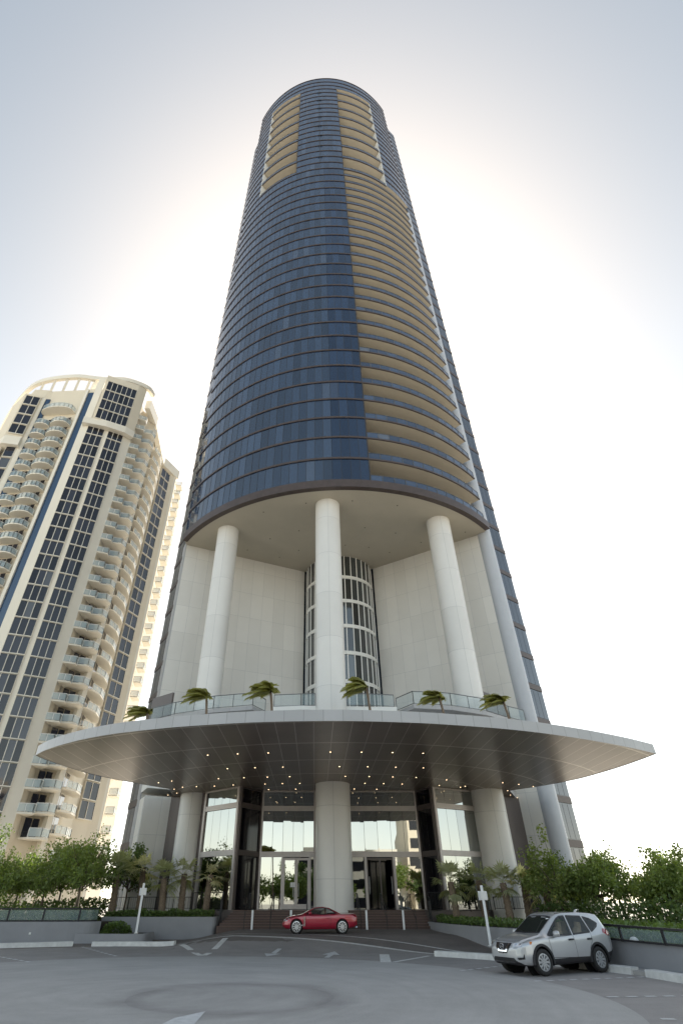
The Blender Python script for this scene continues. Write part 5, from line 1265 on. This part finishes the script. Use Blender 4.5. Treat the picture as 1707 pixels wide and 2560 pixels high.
# red coupe in front of the steps
red = empty('sports_car', (.27, 39.42, zg(.27, 38.7) + .005)); red.rotation_euler = (0, 0, R(181))
tag(red, 'dark red two-seat coupe with bright alloy wheels parked by the steps', 'car')
cR = dict(x0=-2.2, x1=2.18, axles=(1.36, -1.325), rw=.335, arch=.385, w0=.915,
          zb=[(-2.2, .40), (-2.0, .30), (-1.5, .22), (1.5, .19), (2.0, .24), (2.18, .34)],
          zt=[(-2.2, .86), (-2.12, .93), (-1.9, .95), (-1.25, .955), (-1.15, .985), (-.55, 1.225), (-.2, 1.275), (.2, 1.255), (.40, 1.21), (1.02, .93), (1.15, .90), (1.6, .845), (1.95, .76), (2.1, .67), (2.18, .57)],
          w=[(-2.2, .74), (-2.05, .84), (-1.5, .915), (-.5, .885), (.6, .885), (1.4, .915), (1.85, .86), (2.05, .74), (2.18, .55)],
          belt=[(-2.2, .80), (-1.9, .90), (-1.2, .91), (-.2, .885), (.9, .86), (1.5, .79), (2.0, .66), (2.18, .5)],
          wt=[(-2.2, .60), (-1.9, .72), (-1.25, .70), (-.7, .58), (-.2, .56), (.3, .56), (1.0, .66), (1.5, .68), (2.0, .58), (2.18, .42)])
RW1 = [(.80, .915), (.30, 1.165), (-.10, 1.205), (-.32, 1.20), (-.32, .915)]; RW2 = [(-.36, .915), (-.36, 1.198), (-.62, 1.13), (-1.0, .945)]
RD = [(.78, .30), (.82, .90), (.3, 1.2), (-.30, 1.22), (-.62, .90), (-.66, .55), (-.55, .30)]
def tagR(x, y, z, s):
    if 4.9 < s < 6.6 and z > .9 and -1.2 < x < .95 and (inpoly(x, z, RW1) or inpoly(x, z, RW2)): return ('cut', None)
    if s < 1.25: return ('sill', 'car_trim')
    return ('body', 'red_paint')
oR = make_car(red, cR, tagR, {}, 'red_paint')
for sd in (1, -1):
    D = (0, -sd, 0); f = lambda pg: [(x, sd * 2, z) for x, z in pg]
    for pg in (RW1, RW2): panel(red, 'side_window', f(pg), D, oR['full'], 'car_glass_clear', .004); seam(red, 'window_trim', f(pg), D, oR['full'], 'car_trim', .03, .007)
    rd = panel(red, 'door', f([(.76, .32), (.80, .84), (-.33, .885), (-.62, .86), (-.66, .55), (-.55, .32)]), D, oR['full'], 'red_paint', .004)
    seam(red, 'door_seam', f([(.775, .31), (.815, .85), (-.33, .895), (-.635, .87), (-.675, .55), (-.56, .31)]), D, oR['full'], 'car_seam', .014, .003, parent=rd)
    if sd == 1: RDO = rd
    mb = MB(); mb.tube([(-.40, sd * .885, .72), (-.44, sd * .915, .725), (-.52, sd * .915, .725), (-.56, sd * .885, .72)], .016, 6); o = mb.build('handle', 'red_paint'); o.parent = rd
    panel(red, 'headlight', [(2.1, sd * .46, .52), (2.1, sd * .46, .66), (1.8, sd * .72, .74), (1.62, sd * .84, .80), (1.66, sd * .86, .74), (1.9, sd * .76, .58)], (-.6, -sd * .72, -.2), oR['full'], 'lamp_lens', .007)
    panel(red, 'tail_lamp', [(-2.05, sd * .84, .90), (-2.2, sd * .66, .88), (-2.2, sd * .62, .55), (-2.1, sd * .8, .55)], (.7, -sd * .7, 0), oR['full'], 'lamp_red', .007)
D = (-1, 0, 0); F_ = lambda pg: [(4, y, z) for y, z in pg]
panel(red, 'grille', F_([(-.34, .60), (.34, .60), (.28, .38), (-.28, .38)]), D, oR['full'], 'chrome', .007)
panel(red, 'lower_intake', F_([(-.5, .34), (.5, .34), (.45, .26), (-.45, .26)]), D, oR['full'], 'car_trim', .006)
panel(red, 'windshield', F_([(.64, .95), (.60, 1.05), (.50, 1.195), (0, 1.215), (-.50, 1.195), (-.60, 1.05), (-.64, .95), (0, .935)]), D, oR['full'], 'car_glass', .005)
panel(red, 'rear_window', [(-.6, .46, 3), (-.6, -.46, 3), (-1.1, -.56, 3), (-1.1, .56, 3)], (0, 0, -1), oR['full'], 'car_glass', .006)
seam(red, 'bonnet_gap', [(1.05, .66, 3), (1.95, .58, 3), (2.08, 0, 3), (1.95, -.58, 3), (1.05, -.66, 3)], (0, 0, -1), oR['full'], 'car_seam', .01, .003)
for ax in (1.36, -1.325):
    arch_lip(red, ax, .335, .385, .9, .02, 'red_paint', .893)
    for sd in (1, -1): wheel(red, ax, sd * .79, .335, .25, .255, 10, 'alloy', sd, twist=.1)
for sd in (1, -1):
    mb = MB(); mb.tube([(.62, sd * .93, .945), (.58, sd * 1.0, .965), (.53, sd * 1.0, .965), (.48, sd * .97, .96)], [.05, .075, .07, .04], 10); mb.bar((.58, sd * .86, .92), (.57, sd * .95, .945), .05, .04); o = mb.build('wing_mirror', 'red_paint', smooth='all'); o.parent = red
    mb = MB(); mb.add([(.86, sd * .905, .36), (.93, sd * .905, .36), (.93, sd * .90, .78), (.86, sd * .90, .80), (.86, sd * .918, .36), (.93, sd * .918, .36), (.93, sd * .912, .78), (.86, sd * .912, .80)], [(4, 5, 6, 7), (0, 1, 5, 4), (1, 2, 6, 5), (2, 3, 7, 6), (3, 0, 4, 7)]); o = mb.build('fender_vent', 'chrome'); o.parent = red
    mb = MB(); mb.box(.98, 1.10, sd * .918 - .006, sd * .918 + .006, .38, .43); o = mb.build('badge', 'chrome'); o.parent = red
for y in (.36, -.36):
    mb = MB(); mb.tube([(-.1, y, .5), (-.28, y, .95), (-.32, y, 1.02)], [.18, .18, .13], 8); mb.tube([(-.34, y, 1.03), (-.36, y, 1.14)], [.10, .09], 8); o = mb.build('seat', 'seat_tan', smooth=True); o.parent = red
mb = MB(); mb.tube([(-2.23, .5, .3), (-2.12, .5, .3)], .05, 10); mb.tube([(-2.23, -.5, .3), (-2.12, -.5, .3)], .05, 10); o = mb.build('exhaust', 'chrome'); o.parent = red

# ------------------------------------------------------------------ across the street, seen only as reflections in the glass
def block(name, label, x0, x1, y0, y1, h, m, floors, gm='condo_glass', cat='building'):
    e = empty(name, ((x0 + x1) / 2, (y0 + y1) / 2, 0), True); tag(e, label, cat)
    mb = MB(); mb.box(x0, x1, y0, y1, 0, h); mb.build('wall', m, e)
    for k in range(floors):
        z = 1 + (h - 1.5) * k / floors; mb = MB(); n = max(2, int((x1 - x0) / 4))
        mb.box(x0 + .6, x1 - .6, y1 - .1, y1 + .04, z, z + (h - 1.5) / floors * .55); mb.build('window_band', gm, e)
    return e
block('office_building', 'beige office block across the street, mirrored in the lobby glass', 26, 44, -95, -70, 40, 'condo', 9)
block('office_building', 'low white building across the street, mirrored in the lobby glass', -5, 22, -85, -62, 13, 'condo_white', 3)
random.seed(99)
for k, (x, y, h, lm_) in enumerate([(-30, -26, 9, 'leaf'), (-21, -30, 7, 'leaf_dark'), (-13, -27, 8, 'leaf_bright'), (-4, -32, 6.5, 'leaf'), (5, -29, 7, 'leaf_bright'), (13, -26, 6, 'leaf'), (22, -31, 8, 'leaf_dark'), (31, -27, 7, 'leaf')]):
    tree(x, y, 0, h, 3.4, 'broad tree standing across the street, mirrored in the lobby glass', lm_, 10, 2200, 0, seed=300 + k, group='trees across the street', ls=.5)
for k, (x, y, h) in enumerate([(-20, -24, 15), (-15, -26, 12), (-8.5, -25, 10), (27, -24, 11)]):
    coco_palm(x, y, 0, h, 2.6, 'tall palm standing across the street, mirrored in the lobby glass', 400 + k, 16)
for o in S.objects:
    if o.get('label') == 'tall palm standing across the street, mirrored in the lobby glass': o['group'] = 'palms across the street'
random.seed(5)
for k in range(9):
    tree(-34 + 8.3 * k + random.uniform(-2, 2), -37 + random.uniform(-3, 3), 0, random.uniform(8.5, 12.5), 4.6, 'dense tree in the row across the street, mirrored in the lobby glass', ('leaf', 'leaf_dark', 'leaf')[k % 3], 10, 2200, 0, seed=330 + k, group='tree row across the street', ls=.55)
